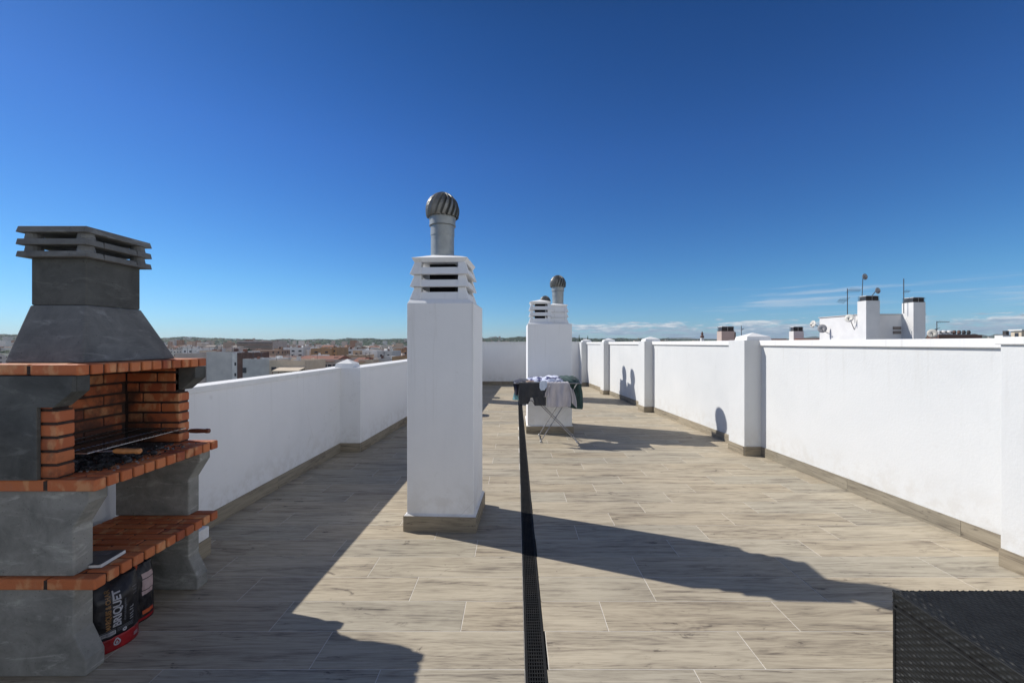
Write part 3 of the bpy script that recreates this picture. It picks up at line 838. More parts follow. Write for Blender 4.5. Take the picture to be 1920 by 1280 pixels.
def text_obj(s, size, mat_, parent, M4, name='print', ext=0.0006, bold=0.0):
    cu = bpy.data.curves.new(name, 'FONT')
    cu.body = s; cu.size = size; cu.extrude = ext; cu.offset = bold
    cu.align_x = 'LEFT'
    tmp = bpy.data.objects.new('tmp', cu)
    COL.objects.link(tmp)
    dg = bpy.context.evaluated_depsgraph_get()
    me = bpy.data.meshes.new_from_object(tmp.evaluated_get(dg))
    bpy.data.objects.remove(tmp)
    me.transform(M4)
    me.materials.clear(); me.materials.append(mat_)
    me.name = name
    o = bpy.data.objects.new(name, me); COL.objects.link(o); o.parent = parent
    INV[o.name] = INV[parent.name]
    return o
def bag(name, label, loc, rz, wid, dep, hgt, band):
    """A paper sack: front face towards local +X, width along Y."""
    t = thing(name, label, 'bag', loc, rz)
    def surf(u, v, side):     # u in -1..1 across, v 0..1 up
        taper = 1 - 0.10 * max(0, v - 0.75) / 0.25
        bul = dep / 2 * (1 - abs(u) ** 2.3) ** 0.6 * (1.0 if v < 0.72 else max(0.12, 1 - ((v - 0.72) / 0.28) ** 1.4 * 0.85))
        wr = (0.0028 * math.sin(13 * v + 6 * u + loc[1]) * math.sin(8 * u + 5 * v) + 0.0013 * math.sin(31 * v - 9 * u) + 0.0014 * math.sin(23 * u + 17 * v + 2)) * (1 - u * u) * min(1, v * 5)
        return (side * (bul + wr), u * wid / 2 * taper, v * hgt)
    NU, NV = 30, 36
    mbk, mrd = MB(), MB()
    ring = []
    for j in range(NV + 1):
        v = j / NV
        row = [surf(-1 + 2 * i / NU, v, 1) for i in range(NU + 1)] + [surf(1 - 2 * i / NU, v, -1) for i in range(1, NU + 1)]
        ring.append(row)
    kb = int(NV * band)
    mrd.grid(ring[:kb + 1]); mbk.grid(ring[kb:])
    w = len(ring[0])
    o = mbk.build('sack', M['bag_black'], t, smooth=True, world=False, recalc=False, solid=0.0015)
    if kb: mrd.build('red_band', M['bag_red'], t, smooth=True, world=False, recalc=False, solid=0.0015)
    return t, surf, o
def on_bag(o, surf, wid, hgt, dep):
    """Bend a flat mesh (x = across, y = up) onto the sack's front."""
    for v in o.data.vertices:
        u = max(-0.97, min(0.97, v.co.x / (wid / 2)))
        p = surf(u, max(0.0, min(1, v.co.y / hgt)), 1)
        v.co = Vector((p[0] + 0.0036 + v.co.z, p[1], v.co.y))
wid, dep, hgt = 0.225, 0.145, 0.335
b1, sf, o1 = bag('charcoal_bag', 'bulging black charcoal sack with red base and white lettering under the shelf', (-2.02, 2.06, 0.001), R(-28), wid, dep, hgt, 0.2)
def place(s, size, m_, x, y, vert=True, bold=0.0, sc=(1, 1)):
    Mx = Matrix.Translation((x, y, 0)) @ (Matrix.Rotation(R(90), 4, 'Z') if vert else Matrix.Identity(4)) @ Matrix.Diagonal((sc[0], sc[1], 1, 1))
    o = text_obj(s, size, m_, o1, Mx, 'lettering', bold=bold)
    on_bag(o, sf, wid, hgt, dep)
    return o
place('BRIQUET', 0.043, M['print_white'], 0.020, 0.112, bold=0.0012, sc=(1.0, 1.0))
place('MARQUIS & CHAR', 0.027, M['print_gold'], -0.018, 0.108, bold=0.0004, sc=(0.85, 1.0))
place('charcoal briquettes', 0.014, M['print_grey'], 0.040, 0.125)
place('I I L I L', 0.024, M['print_white'], 0.072, 0.115)
place('I I I', 0.03, M['print_grey'], 0.092, 0.23)
def panel(x0, x1, y0, y1, m_, parent, surf_, wid_, hgt_, dep_, name='label_panel'):
    mb = MB()
    NX, NY = 10, 6
    mb.grid([[(x0 + (x1 - x0) * i / NX, y0 + (y1 - y0) * j / NY, 0) for i in range(NX + 1)] for j in range(NY + 1)])
    o = mb.build(name, m_, None, recalc=False)
    o.parent = parent
    INV[o.name] = INV[parent.name]
    on_bag(o, surf_, wid_, hgt_, dep_)
    return o
panel(-0.055, 0.000, 0.080, 0.098, M['print_white'], o1, sf, wid, hgt, dep)
for k in range(12):
    panel(-0.052 + k * 0.0042, -0.0503 + k * 0.0042 , 0.083, 0.096, M['bag_black'], o1, lambda u, v, s: (sf(u, v, s)[0] + 0.0008, sf(u, v, s)[1], 0), wid, hgt, dep, 'bar')
for k in range(3): panel(0.005, 0.07, 0.088 + k * 0.007, 0.0905 + k * 0.007, M['print_grey'], o1, sf, wid, hgt, dep, 'text_line')
panel(-0.06, 0.0, 0.102, 0.105, M['print_grey'], o1, sf, wid, hgt, dep, 'text_line')
# flame ring emblem on the red band and a small round mark above it
def ringmesh(cx, cy, r0, r1, m_, flame=0.0, n=20):
    mb = MB(); P0 = []; P1 = []
    for k in range(n + 1):
        a = 2 * math.pi * k / n
        st = 1 + flame * max(0, math.sin(a)) ** 6
        P0.append((cx + r0 * math.cos(a), cy + r0 * math.sin(a) * st, 0)); P1.append((cx + r1 * math.cos(a), cy + r1 * math.sin(a) * st, 0))
    mb.grid([P0, P1])
    o = mb.build('emblem', m_, None, recalc=False); o.parent = o1; INV[o.name] = INV[o1.name]
    on_bag(o, sf, wid, hgt, dep); return o
ringmesh(0.005, 0.036, 0.009, 0.014, M['print_white'], 0.5)
ringmesh(0.005, 0.034, 0.001, 0.005, M['print_white'], 0.9)
ringmesh(0.035, 0.083, 0.003, 0.009, M['print_white'])
place('III', 0.03, M['print_white'], 0.095, 0.02, sc=(0.8, 1))
wid2, dep2, hgt2 = 0.17, 0.10, 0.30
b2, sf2, o2 = bag('charcoal_bag', 'slim black fuel sack with pale printed label leaning beside the far barbecue leg', (-2.06, 2.245, 0.001), R(-14), wid2, dep2, hgt2, 0.0)
panel(0.0, 0.062, 0.225, 0.250, M['print_pink'], o2, sf2, wid2, hgt2, dep2)
panel(-0.003, 0.060, 0.165, 0.221, M['print_pink'], o2, sf2, wid2, hgt2, dep2)
panel(-0.006, 0.055, 0.140, 0.161, M['print_pink'], o2, sf2, wid2, hgt2, dep2)
panel(0.0, 0.06, 0.035, 0.055, M['print_orange'], o2, sf2, wid2, hgt2, dep2, 'orange_mark')
panel(-0.08, 0.08, 0.008, 0.022, M['bag_red'], o2, sf2, wid2, hgt2, dep2, 'red_strip')
mb = MB(); mb.grid([[(-0.075 + 0.075 * i / 8, 0.215 + 0.075 * i / 8 + 0.018 * j, 0) for i in range(9)] for j in range(2)])
oo = mb.build('red_strip', M['print_orange'], None, recalc=False); oo.parent = o2; INV[oo.name] = INV[o2.name]; on_bag(oo, sf2, wid2, hgt2, dep2)

# ------------------------------------------------------------------ wicker storage box, bottom right
WB = thing('wicker_box', 'black woven wicker storage box in the near right corner', 'storage box', (1.9, 1.3, 0))
wx0, wx1, wy0, wy1, wz = 1.508, 2.35, 0.75, 1.652, 0.512
def weave(o, du, dv, nr, lu, lv, pu=0.034, pv=0.0125, amp=0.0042):
    o, du, dv, nr = map(Vector, (o, du, dv, nr))
    nu = int(lu / pu * 6); nv = int(lv / pv * 4)
    P = []
    jr = random.Random(int(lu * 1000 + lv * 77)); JT = {}
    for j in range(nv + 1):
        row = []
        v = j / nv * lv
        fv = (v / pv) % 1.0; rj = int(v / pv)
        prof = math.sqrt(max(0.0, 1 - (2 * fv - 1) ** 2))
        for i in range(nu + 1):
            u = i / nu * lu
            kk = (rj, int(u / pu))
            if kk not in JT: JT[kk] = (jr.uniform(0.75, 1.2), jr.uniform(-0.0006, 0.0006))
            h = JT[kk][1] + JT[kk][0] * amp * (0.55 * math.cos(2 * math.pi * (u / pu + 0.5 * (rj % 2))) + 0.25) * prof - (1 - prof) * amp * 0.6
            row.append(tuple(o + du * u + dv * v + nr * h))
        P.append(row)
    return MB().grid(P)
SEAM = 0.052
weave((wx0, wy1, wz), (0, -1, 0), (1, 0, 0), (0, 0, 1), wy1 - wy0, wx1 - wx0).build('lid_top', M['wicker'], WB, smooth=True, recalc=False, angle=1.2)
weave((wx0, wy1, wz - SEAM), (0, -1, 0), (0, 0, 1), (-1, 0, 0), wy1 - wy0, SEAM).build('lid_edge', M['wicker'], WB, smooth=True, recalc=False, angle=1.2)
weave((wx0 + 0.003, wy1, 0.02), (0, -1, 0), (0, 0, 1), (-1, 0, 0), wy1 - wy0, wz - SEAM - 0.028).build('side_panel', M['wicker'], WB, smooth=True, recalc=False, angle=1.2)
weave((wx0, wy0, 0.02), (1, 0, 0), (0, 0, 1), (0, -1, 0), wx1 - wx0, wz - 0.02).build('side_panel', M['wicker'], WB, smooth=True, recalc=False, angle=1.2)
weave((wx1, wy1, 0.02), (-1, 0, 0), (0, 0, 1), (0, 1, 0), wx1 - wx0, wz - 0.02).build('side_panel', M['wicker'], WB, smooth=True, recalc=False, angle=1.2)
weave((wx1, wy0, 0.02), (0, 1, 0), (0, 0, 1), (1, 0, 0), wy1 - wy0, wz - 0.02).build('side_panel', M['wicker'], WB, smooth=True, recalc=False, angle=1.2)
MB().box(wx0 + 0.006, wx1 - 0.006, wy0 + 0.006, wy1 - 0.006, 0.01, wz - 0.006).build('frame', M['void'], WB)
for yy in (wy1 - 0.004, wy0 + 0.004):
    for xx in (wx0 + 0.004, wx1 - 0.004): MB().tube([(xx, yy, 0.0), (xx, yy, wz - 0.002)], 0.006, 8).build('corner_post', M['wicker'], WB)
MB().tube([(wx0 + 0.001, wy0, wz), (wx0 + 0.001, wy1, wz)], 0.0052, 8).build('edging', M['wicker'], WB)
MB().tube([(wx0 + 0.001, wy0, wz - SEAM - 0.012), (wx0 + 0.001, wy1, wz - SEAM - 0.012)], 0.0045, 8).build('edging', M['wicker'], WB)

# ------------------------------------------------------------------ drying rack and laundry
D = thing('drying_rack', 'folding metal clothes rack on crossed legs loaded with laundry', 'clothes rack', (0.5, 6.5, 0))
zt = 0.895; ya, yb = 6.22, 6.74; xa, xb = -0.015, 1.005
mb = MB()
mb.tube([(xa + 0.03, ya, zt), (xb - 0.03, ya, zt), (xb, ya + 0.03, zt), (xb, yb - 0.03, zt), (xb - 0.03, yb, zt), (xa + 0.03, yb, zt), (xa, yb - 0.03, zt), (xa, ya + 0.03, zt), (xa + 0.03, ya, zt)], 0.0085, 8)
mb.build('top_frame', M['rack'], D, smooth=True)
mb = MB()
for k in range(1, 8):
    yy = ya + (yb - ya) * k / 8; mb.tube([(xa, yy, zt), (xb, yy, zt)], 0.0022, 5)
mb.build('wires', M['rack'], D)
for (x0_, x1_, yo, yo2) in ((0.065, 0.925, 6.275, 6.70), (0.935, 0.385, 6.255, 6.685)):
    mb = MB()
    zf = 0.016
    x1b = x1_
    mb.tube([(x0_, yo, zt - 0.01), (x1b, yo, zf)], 0.0072, 8)
    mb.tube([(x0_, yo2, zt - 0.01), (x1b, yo2, zf)], 0.0072, 8)
    mb.tube([(x1b, yo, zf), (x1b, yo2, zf)], 0.0072, 8)
    mb.build('leg', M['rack'], D, smooth=True)
for x_ in (0.385, 0.925):
    for y_ in (6.25, 6.70): MB().tube([(x_, y_ - 0.018, 0.014), (x_, y_ + 0.03, 0.014)], 0.014, 10).build('foot', M['rack_foot'], D)

def hang(name, label, rows, y, m_, amp=0.010, freq=26, seed=0, cat='clothing', back=0.12, group='laundry drying on the rack', over=True, ncol=44):
    """rows: list of (z, x_left, x_right) from top to bottom. Cloth hangs at depth y with vertical folds."""
    r_ = random.Random(seed)
    ph = [r_.uniform(0, 6) for _ in range(4)]
    zs = [q[0] for q in rows]
    P = []
    nz = 34
    def xs(z):
        for i in range(len(rows) - 1):
            a, b = rows[i], rows[i + 1]
            if a[0] >= z >= b[0]:
                f = (a[0] - z) / max(1e-6, a[0] - b[0])
                return a[1] + (b[1] - a[1]) * f, a[2] + (b[2] - a[2]) * f
        return rows[-1][1], rows[-1][2]
    def pt(x, z, yy):
        dpt = min(1.0, (zs[0] - z) / 0.12)
        w = amp * (math.sin(freq * x + ph[0] + 1.3 * math.sin(5 * z + ph[1])) + 0.5 * math.sin(freq * 2.1 * x + ph[2] + 4 * z)) * (0.15 + 0.85 * dpt)
        return (x + 0.003 * math.sin(30 * z + ph[3]), yy + w, z + 0.004 * math.sin(19 * x + ph[1]) * dpt)
    if over:
        xl, xr = xs(zs[0])
        for k in range(6):      # part folded over the bar and hanging down behind
            f = k / 6
            P.append([pt(xl + (xr - xl) * i / ncol, zs[0], y)[:1] + (y + back * (1 - f) + 0.01, zs[0] + 0.010 * math.sin(i * 0.9 + k) * 0.4 + 0.004) for i in range(ncol + 1)])
    for j in range(nz + 1):
        z = zs[0] + (zs[-1] - zs[0]) * j / nz
        xl, xr = xs(z)
        P.append([pt(xl + (xr - xl) * i / ncol, z, y - 0.012) for i in range(ncol + 1)])
    mb = MB().grid(P)
    o = mb.build(name, m_, None, smooth=True, recalc=False, solid=0.004, angle=1.4)
    return tag(o, label, cat, group)
Zt = 0.906
# charcoal shorts: waistband up, two legs with a gap
o = hang('shorts', 'charcoal grey shorts hanging over the left half of the rack front', [(Zt, 0.056, 0.462), (0.75, 0.052, 0.462), (0.70, 0.05, 0.46), (0.69, 0.05, 0.235), (0.58, 0.058, 0.19)], 6.21, M['c_grey'], 0.011, 22, 1)
mb = MB()
P = []
for j in range(14):
    z = 0.70 - (0.70 - 0.565) * j / 13
    P.append([(0.262 + 0.03 * (j / 13) + (0.46 - 0.262 - 0.03 * (j / 13)) * i / 14, 6.196 + 0.007 * math.sin(16 * i / 14 + 2), z) for i in range(15)])
c = MB().grid(P).build('leg', M['c_grey'], o, smooth=True, recalc=False, solid=0.004)
MB().tube([(0.19, 6.19, 0.60), (0.205, 6.185, 0.63), (0.235, 6.185, 0.645), (0.262, 6.185, 0.63), (0.285, 6.19, 0.585), (0.30, 6.19, 0.565)], 0.006, 6).build('drawstring', M['c_navy'], o)
o = hang('t_shirt', 'pale grey t-shirt hanging over the right half of the rack front', [(Zt, 0.465, 0.80), (0.84, 0.465, 0.825), (0.79, 0.47, 0.845), (0.70, 0.472, 0.835), (0.545, 0.475, 0.83)], 6.20, M['c_tee'], 0.016, 34, 2)
P = []
for j in range(12):
    f = j / 11; P.append([(0.50 - 0.055 * min(1, f * 1.6) + 0.055 * i / 8 , 6.18 - 0.012 * math.sin(i * 0.8 + f * 3), 0.86 - 0.17 * f + 0.004 * i) for i in range(9)])
MB().grid(P).build('sleeve', M['c_tee'], o, smooth=True, recalc=False, solid=0.004)
P = []
for j in range(14):
    f = j / 13; P.append([(0.79 + 0.05 * f + 0.075 * i / 8 + 0.02 * math.sin(f * 3), 6.185 - 0.014 * math.sin(i * 0.9 + f * 2), 0.88 - 0.27 * f - 0.01 * i) for i in range(9)])
MB().grid(P).build('sleeve', M['c_tee'], o, smooth=True, recalc=False, solid=0.004)
hang('green_shirt', 'dark green shirt hanging lowest at the right end of the rack', [(Zt, 0.74, 1.015), (0.75, 0.77, 1.03), (0.62, 0.80, 1.06), (0.55, 0.77, 1.075), (0.50, 0.79, 1.07), (0.455, 0.93, 1.06)], 6.60, M['c_green'], 0.030, 30, 5, back=0.10)
hang('green_sleeve_top', 'dark green garment end hanging off the right tip of the rack front', [(0.90, 0.925, 1.01), (0.75, 0.93, 1.03), (0.60, 0.935, 1.04), (0.49, 0.95, 1.03)], 6.36, M['c_green'], 0.015, 40, 9, over=False)
hang('dark_top', 'navy dark garment hanging off the left end of the rack', [(0.905, -0.03, 0.065), (0.80, -0.025, 0.07), (0.70, 0.0, 0.07)], 6.40, M['c_navy'], 0.012, 50, 11, over=False)
hang('teal_cloth', 'small teal and pale cloth hanging below the left end of the rack', [(0.77, 0.0, 0.06), (0.68, -0.03, 0.055), (0.615, -0.045, 0.05)], 6.47, M['c_teal'], 0.012, 60, 12, over=False)
hang('pale_sleeve', 'rounded pale blue cloth draped over the middle of the rack front', [(0.94, 0.38, 0.46), (0.90, 0.36, 0.475), (0.84, 0.365, 0.47), (0.80, 0.385, 0.44)], 6.165, M['c_sky'], 0.006, 40, 13, over=False)
def heap(name, label, cx, cy, rx_, ry_, h, m_, seed, cat='clothing'):
    r_ = random.Random(seed)
    F = [(r_.uniform(8, 26), r_.uniform(8, 26), r_.uniform(0, 6), r_.uniform(0.15, 0.5)) for _ in range(6)]
    n_ = 30
    P = []
    for j in range(n_ + 1):
        row = []
        for i in range(n_ + 1):
            a, b = -1 + 2 * i / n_, -1 + 2 * j / n_
            edge = max(0.0, 1 - (abs(a) ** 2.4 + abs(b) ** 2.4))
            w = sum(q[3] * abs(math.sin(q[0] * a * rx_ * 2 + q[1] * b * ry_ * 2 + q[2])) for q in F)
            row.append((cx + a * rx_ * (1 + 0.08 * math.sin(5 * b + seed)), cy + b * ry_ * (1 + 0.1 * math.sin(4 * a + seed)), 0.905 + h * (0.25 + 0.55 * w) * edge ** 0.7 - 0.02 * (1 - min(1, edge * 3))))
        P.append(row)
    return tag(MB().grid(P).build(name, m_, None, smooth=True, recalc=False, solid=0.005, angle=1.5), label, cat, 'laundry drying on the rack')
heap('folded_shirt', 'crumpled white and blue striped garment piled on the rack centre', 0.56, 6.42, 0.19, 0.18, 0.085, M['c_white'], 4)
heap('folded_shirt', 'white and blue cloth heaped on the rack left of centre', 0.33, 6.50, 0.17, 0.19, 0.055, M['c_white'], 8)
heap('folded_shirt', 'dark green garment bunched on top of the rack at right', 0.81, 6.52, 0.20, 0.19, 0.075, M['c_green'], 6)
heap('folded_shirt', 'navy and tan clothes lying on the rack top at far left', 0.12, 6.42, 0.14, 0.17, 0.036, M['c_navy'], 14)
heap('folded_shirt', 'tan garment lying on the rack top beside the navy one', 0.22, 6.30, 0.08, 0.06, 0.028, M['c_tan'], 15)

# ------------------------------------------------------------------ neighbouring rooftops over the right wall
def chimney_cap(parent, x0, x1, y0, y1, z, h, name='cap'):
    mb = MB()
    mb.box(x0 + 0.05, x1 - 0.05, y0 + 0.05, y1 - 0.05, z, z + h, 0)
    for k in range(4):
        zz = z + h * (k + 0.15) / 4
        mb.box(x0 - 0.01, x1 + 0.01, y0 - 0.01, y1 + 0.01, zz, zz + h * 0.085, 1)
    mb.box(x0 + 0.02, (x0 + x1) / 2 - 0.03, y0 + 0.03, y0 + 0.045, z + 0.002, z + h * 0.9, 1)
    mb.box((x0 + x1) / 2 + 0.03, x1 - 0.02, y0 + 0.03, y0 + 0.045, z + 0.002, z + h * 0.9, 1)
    return mb.build(name, [M['n_white'], M['n_black']], parent)
T = thing('rooftop_stairhouse', 'white boxy stair tower with two capped chimneys beyond the right wall', 'building', (21.7, 25.5, 0.9))
tz = 3.14
MB().box(20.0, 23.75, 24.0, 27.2, -19, tz).build('wall', M['n_tower'], T, bevel=0.01)
MB().box(19.95, 23.8, 23.96, 27.25, tz + 0.001, tz + 0.05).build('roof_edge', M['n_lgrey'], T)
c_ = MB().box(19.84, 20.62, 23.4, 23.998, -19, 3.9).build('chimney', M['n_tower'], T)
chimney_cap(c_, 19.86, 20.60, 23.42, 23.97, 3.9, 0.29)
c_ = MB().box(22.42, 23.1, 23.3, 23.998, -19, 3.80).build('chimney', M['n_tower'], T)
chimney_cap(c_, 22.44, 23.08, 23.32, 23.97, 3.80, 0.29)
for z_ in (2.28, 2.03):
    o = MB().box(21.9, 22.36, 23.975, 24.0, z_, z_ + 0.17).build('vent_grille', M['n_black'], T)
    mb = MB()
    for k in range(4): mb.box(21.9, 22.36, 23.96, 23.974, z_ + 0.01 + k * 0.042, z_ + 0.028 + k * 0.042)
    mb.build('slats', M['n_pink'], o)
def dish(label, c, nrm, r, m_, foot, group='satellite dishes on the neighbouring roof'):
    t = thing('satellite_dish', label, 'satellite dish', foot, 0, group)
    nrm = Vector(nrm).normalized(); c = Vector(c)
    q = nrm.to_track_quat('Z', 'Y').to_matrix()
    mb = MB(); prof = [(0.001, 0.0), (r * 0.5, r * 0.045), (r, r * 0.18)]
    n_ = 28; vs = []; fs = []
    for rr, z in prof:
        for k in range(n_):
            a = 2 * math.pi * k / n_
            vs.append(tuple(c + q @ Vector((rr * math.cos(a), rr * math.sin(a) * 1.08, z))))
    for i in range(2):
        for k in range(n_): fs.append((i * n_ + k, i * n_ + (k + 1) % n_, (i + 1) * n_ + (k + 1) % n_, (i + 1) * n_ + k))
    mb.add(vs, fs); mb.build('reflector', m_, t, smooth=True, recalc=False, solid=0.012)
    f = c + nrm * r * 0.95 + Vector((0, 0, -r * 0.35))
    MB().tube([c - Vector((0, 0, r)), f - Vector((0, 0, 0.02))], 0.012, 6).tube([f, f + nrm * -0.09], 0.03, 8).build('feed_arm', M['ant'], t)
    MB().tube([c - nrm * 0.02, c - nrm * 0.1, tuple(foot)], 0.02, 6).build('mount', M['ant'], t)
    return t
dish('cream sunlit satellite dish high on the tower side wall', (19.62, 24.3, 2.95), (-0.75, -0.55, 0.35), 0.225, M['dish'], (19.99, 24.4, 2.3))
dish('shaded satellite dish low on the near left corner of the tower', (19.62, 26.45, 2.42), (-0.55, -0.8, 0.15), 0.25, M['dish_shade'], (19.99, 26.6, 2.2))
dish('small cream satellite dish seen edge on behind the tower corner', (19.7, 27.35, 2.75), (-1.0, -0.15, 0.2), 0.22, M['dish'], (20.0, 27.1, 2.5))
dish('round shaded dish on a thin pole above the main chimney', px(1621, 519, 23.6), (0.1, -1, 0.1), 0.165, M['dish_shade'], (19.95, 23.8, 4.19))
dish('round shaded dish just right of the main chimney top', px(1645, 545, 23.6), (0.1, -1, 0.1), 0.165, M['dish_shade'], (20.5, 23.8, 4.19))
dish('white satellite dish standing beside the brown tiled roof', (26.2, 26.0, 2.1), (-0.6, -0.75, 0.3), 0.25, M['dish'], (26.35, 26.2, 0.95))
def antenna(label, x, y, z0, z1, yagis, group='television aerials on the neighbouring roofs'):
    t = thing('tv_antenna', label, 'antenna', (x, y, z0), 0, group)
    MB().tube([(x, y, z0), (x, y, z1)], 0.022, 6).build('mast', M['ant'], t)
    for (z, L, s, ang, nel) in yagis:
        mb = MB()
        dxn, dyn = math.cos(ang), math.sin(ang)
        mb.tube([(x, y, z), (x + dxn * L, y + dyn * L, z)], 0.012, 5)
        for k in range(nel):
            f = (k + 0.6) / nel
            h = s * (1 - 0.45 * f)
            cxx, cyy = x + dxn * L * f, y + dyn * L * f
            mb.tube([(cxx - dyn * h * 0.5, cyy + dxn * h * 0.5, z - h * 0.35), (cxx + dyn * h * 0.5, cyy - dxn * h * 0.5, z + h * 0.35)], 0.008, 4)
        mb.build('boom', M['ant'], t)
antenna('tall dark aerial mast with two booms left of the main chimney', 19.67, 24.5, 3.0, 4.72, [(4.62, 0.85, 0.42, 0.1, 7), (4.02, -0.6, 0.5, 0.1, 6)])
antenna('thin bent aerial pole rising left of the right chimney', 22.25, 23.7, 3.19, 5.18, [(4.45, 0.35, 0.3, 0.0, 3)])
antenna('aerial with a long top boom over the brown tiled roof', 27.0, 26.5, 1.0, 2.9, [(2.85, 0.8, 0.22, 0.0, 7), (2.35, -0.3, 0.4, 0.3, 4)])
antenna('small bushy aerial just right of the tower', 25.3, 26.5, 1.0, 2.35, [(2.05, 0.2, 0.3, 0.3, 4)])
antenna('slim aerial between the pink chimney and the near pier cap', 16.4, 30.0, 1.0, 2.75, [(2.5, 0.25, 0.25, 0.5, 3)])
antenna('aerial on the cream building at the right edge', 75.5, 60.6, 3.2, 6.2, [(5.6, 1.1, 0.9, 2.8, 4)])
# building bodies below them
def block(name, label, x0, x1, y0, y1, z1, mw, mr, cat='building', wins=True, group=None, rz=0.0, floors=4, ww=1.0, step=3.2, clutter=False):
    t = thing(name, label, cat, ((x0 + x1) / 2, (y0 + y1) / 2, -19), 0, group)
    MB().box(x0, x1, y0, y1, -19.2, z1).build('wall', mw, t)
    mb = MB()
    e = min(0.35, (x1 - x0) * 0.05)
    mb.box(x0 + e, x1 - e, y0 + e, y1 - e, z1, z1 + 0.06)
    mb.build('roof', mr, t)
    if clutter:
        rc = random.Random(int(x0 * 10) + int(y0))
        for a_, b_, c_, d_ in ((x0, x1, y0, y0 + 0.25), (x0, x1, y1 - 0.25, y1), (x0, x0 + 0.25, y0 + 0.26, y1 - 0.26), (x1 - 0.25, x1, y0 + 0.26, y1 - 0.26)):
            MB().box(a_, b_, c_, d_, z1 + 0.002, z1 + 0.7).build('roof_parapet', mw, t)
        for k in range(int((x1 - x0) / 3.5) + 1):
            xx = rc.uniform(x0 + 0.6, max(x0 + 0.7, x1 - 1.6)); yy = rc.uniform(y0 + 1, y1 - 2)
            w_, h_ = rc.uniform(0.5, 1.6), rc.uniform(0.8, 2.0)
            MB().box(xx, xx + w_, yy, yy + w_, z1 + 0.05, z1 + h_).build('roof_box', rc.choice((M['n_white'], M['n_terra'], M['n_brown'], M['n_lgrey'], mw)), t)
        for k in range(2):
            xx = rc.uniform(x0 + 0.5, x1 - 0.5); MB().tube([(xx, y0 + 2, z1), (xx, y0 + 2, z1 + 3)], 0.06, 5).tube([(xx - 0.7, y0 + 2, z1 + 2.7), (xx + 0.7, y0 + 2, z1 + 2.7)], 0.05, 4).build('aerial', M['ant'], t)
    if wins:
        nw = max(1, int((x1 - x0) / step))
        for f in range(floors):
            zc = z1 - 1.9 - f * 3.0
            for k in range(nw):
                xc = x0 + (x1 - x0) * (k + 0.5) / nw
                o = MB().box(xc - ww / 2, xc + ww / 2, y0 - 0.04, y0 - 0.001, zc - 0.6, zc + 0.6).build('window', M['n_glass'], t)
    return t
block('apartment_building', 'white neighbouring block carrying the stair tower and dishes', 18.6, 30.0, 20.5, 34.0, 0.95, M['n_white'], M['n_roofgrey'], floors=3)
block('apartment_building', 'pinkish neighbouring block carrying the dark capped chimneys', 9.5, 18.2, 24.0, 36.0, 0.9, M['n_pink'], M['n_terra'], floors=3)
t = thing('rooftop_chimney', 'pinkish square chimney with a dark slatted cap left of the near pier', 'chimney', (15.4, 30.3, 0.95), 0, 'chimneys over the right wall')
o = MB().box(14.96, 15.9, 30.0, 30.7, 0.95, 2.36).build('shaft', M['n_pink'], t); chimney_cap(o, 14.98, 15.88, 30.02, 30.68, 2.36, 0.36)
MB().box(15.92, 16.1, 30.2, 30.5, 0.95, 2.3).build('pipe', M['n_brown'], t)
t = thing('rooftop_chimney', 'narrow white chimney with a black cap right of the near pier', 'chimney', (20.6, 30.3, 0.95), 0, 'chimneys over the right wall')
o = MB().box(20.18, 20.92, 30.0, 30.5, 0.95, 2.36).build('shaft', M['n_white'], t); chimney_cap(o, 20.2, 20.9, 30.02, 30.48, 2.36, 0.34)
t = thing('rooftop_chimney', 'tiny ornate white pinnacle chimney on the skyline', 'chimney', (18.2, 40.2, 0.9), 0, 'chimneys over the right wall')
MB().box(18.0, 18.26, 40, 40.26, 0.9, 2.0).build('shaft', M['n_white'], t)
MB().lathe([(0.16, 2.0), (0.18, 2.15), (0.08, 2.3), (0.12, 2.4), (0.03, 2.62)], 18.13, 40.13, 12).build('cap', M['n_brown'], t)
t = thing('tiled_roof', 'low dark brown pitched roof behind the right wall, left of the tower', 'roof', (19.5, 32, 0.95))
mb = MB().prism([(31.0, 1.0), (33.0, 1.86), (35.0, 1.0)], 'x', 18.4, 21.6); mb.build('tiles', M['n_brown'], t)
MB().prism([(30.98, 1.0), (33.0, 1.9), (35.02, 1.0), (35.02, 0.9), (30.98, 0.9)], 'x', 18.25, 18.39).build('gable', M['n_cream'], t)
t = thing('tiled_roof', 'orange brown low roof touching the white stair tower on its left', 'roof', (20.5, 28, 0.95))
MB().prism([(27.4, 1.0), (28.5, 1.80), (30.0, 1.0)], 'x', 19.3, 21.6).build('tiles', M['n_terra'], t)
block('apartment_building', 'brown walled block with white tanks on top right of the tower', 30.7, 33.85, 30.0, 30.9, 2.08, M['n_brown'], M['n_roofgrey'], wins=False)
def tank(label, x, y, z, r, h, m_):
    t = thing('roof_tank', label, 'water tank', (x, y, z), 0, 'tanks and vents on the brown roof')
    MB().lathe([(r, z), (r, z + h * 0.8), (r * 0.6, z + h)], x, y, 16).build('shell', m_, t, smooth=True)
    MB().box(x - 0.05, x + 0.05, y - r - 0.015, y - r + 0.02, z + h * 0.3, z + h * 0.6).build('hatch', M['n_black'], t)
for k, (xx, mm, lab) in enumerate(((31.1, 'n_white', 'leftmost white tank'), (31.5, 'n_white', 'second white tank from the left'), (31.9, 'n_white', 'third white tank from the left'), (32.25, 'n_brown', 'leftmost of the dark vents'), (32.6, 'n_brown', 'second dark vent'), (32.95, 'n_black', 'third dark vent'), (33.3, 'n_black', 'rightmost dark vent'))):
    tank(lab + ' on the brown roof', xx, 30.4, 2.15, 0.16 if mm == 'n_white' else 0.1, 0.28, M[mm])
t = block('apartment_building', 'cream building with a small window at the right edge', 73.4, 78.0, 60.0, 61.3, 3.2, M['n_cream'], M['n_white'], wins=False)
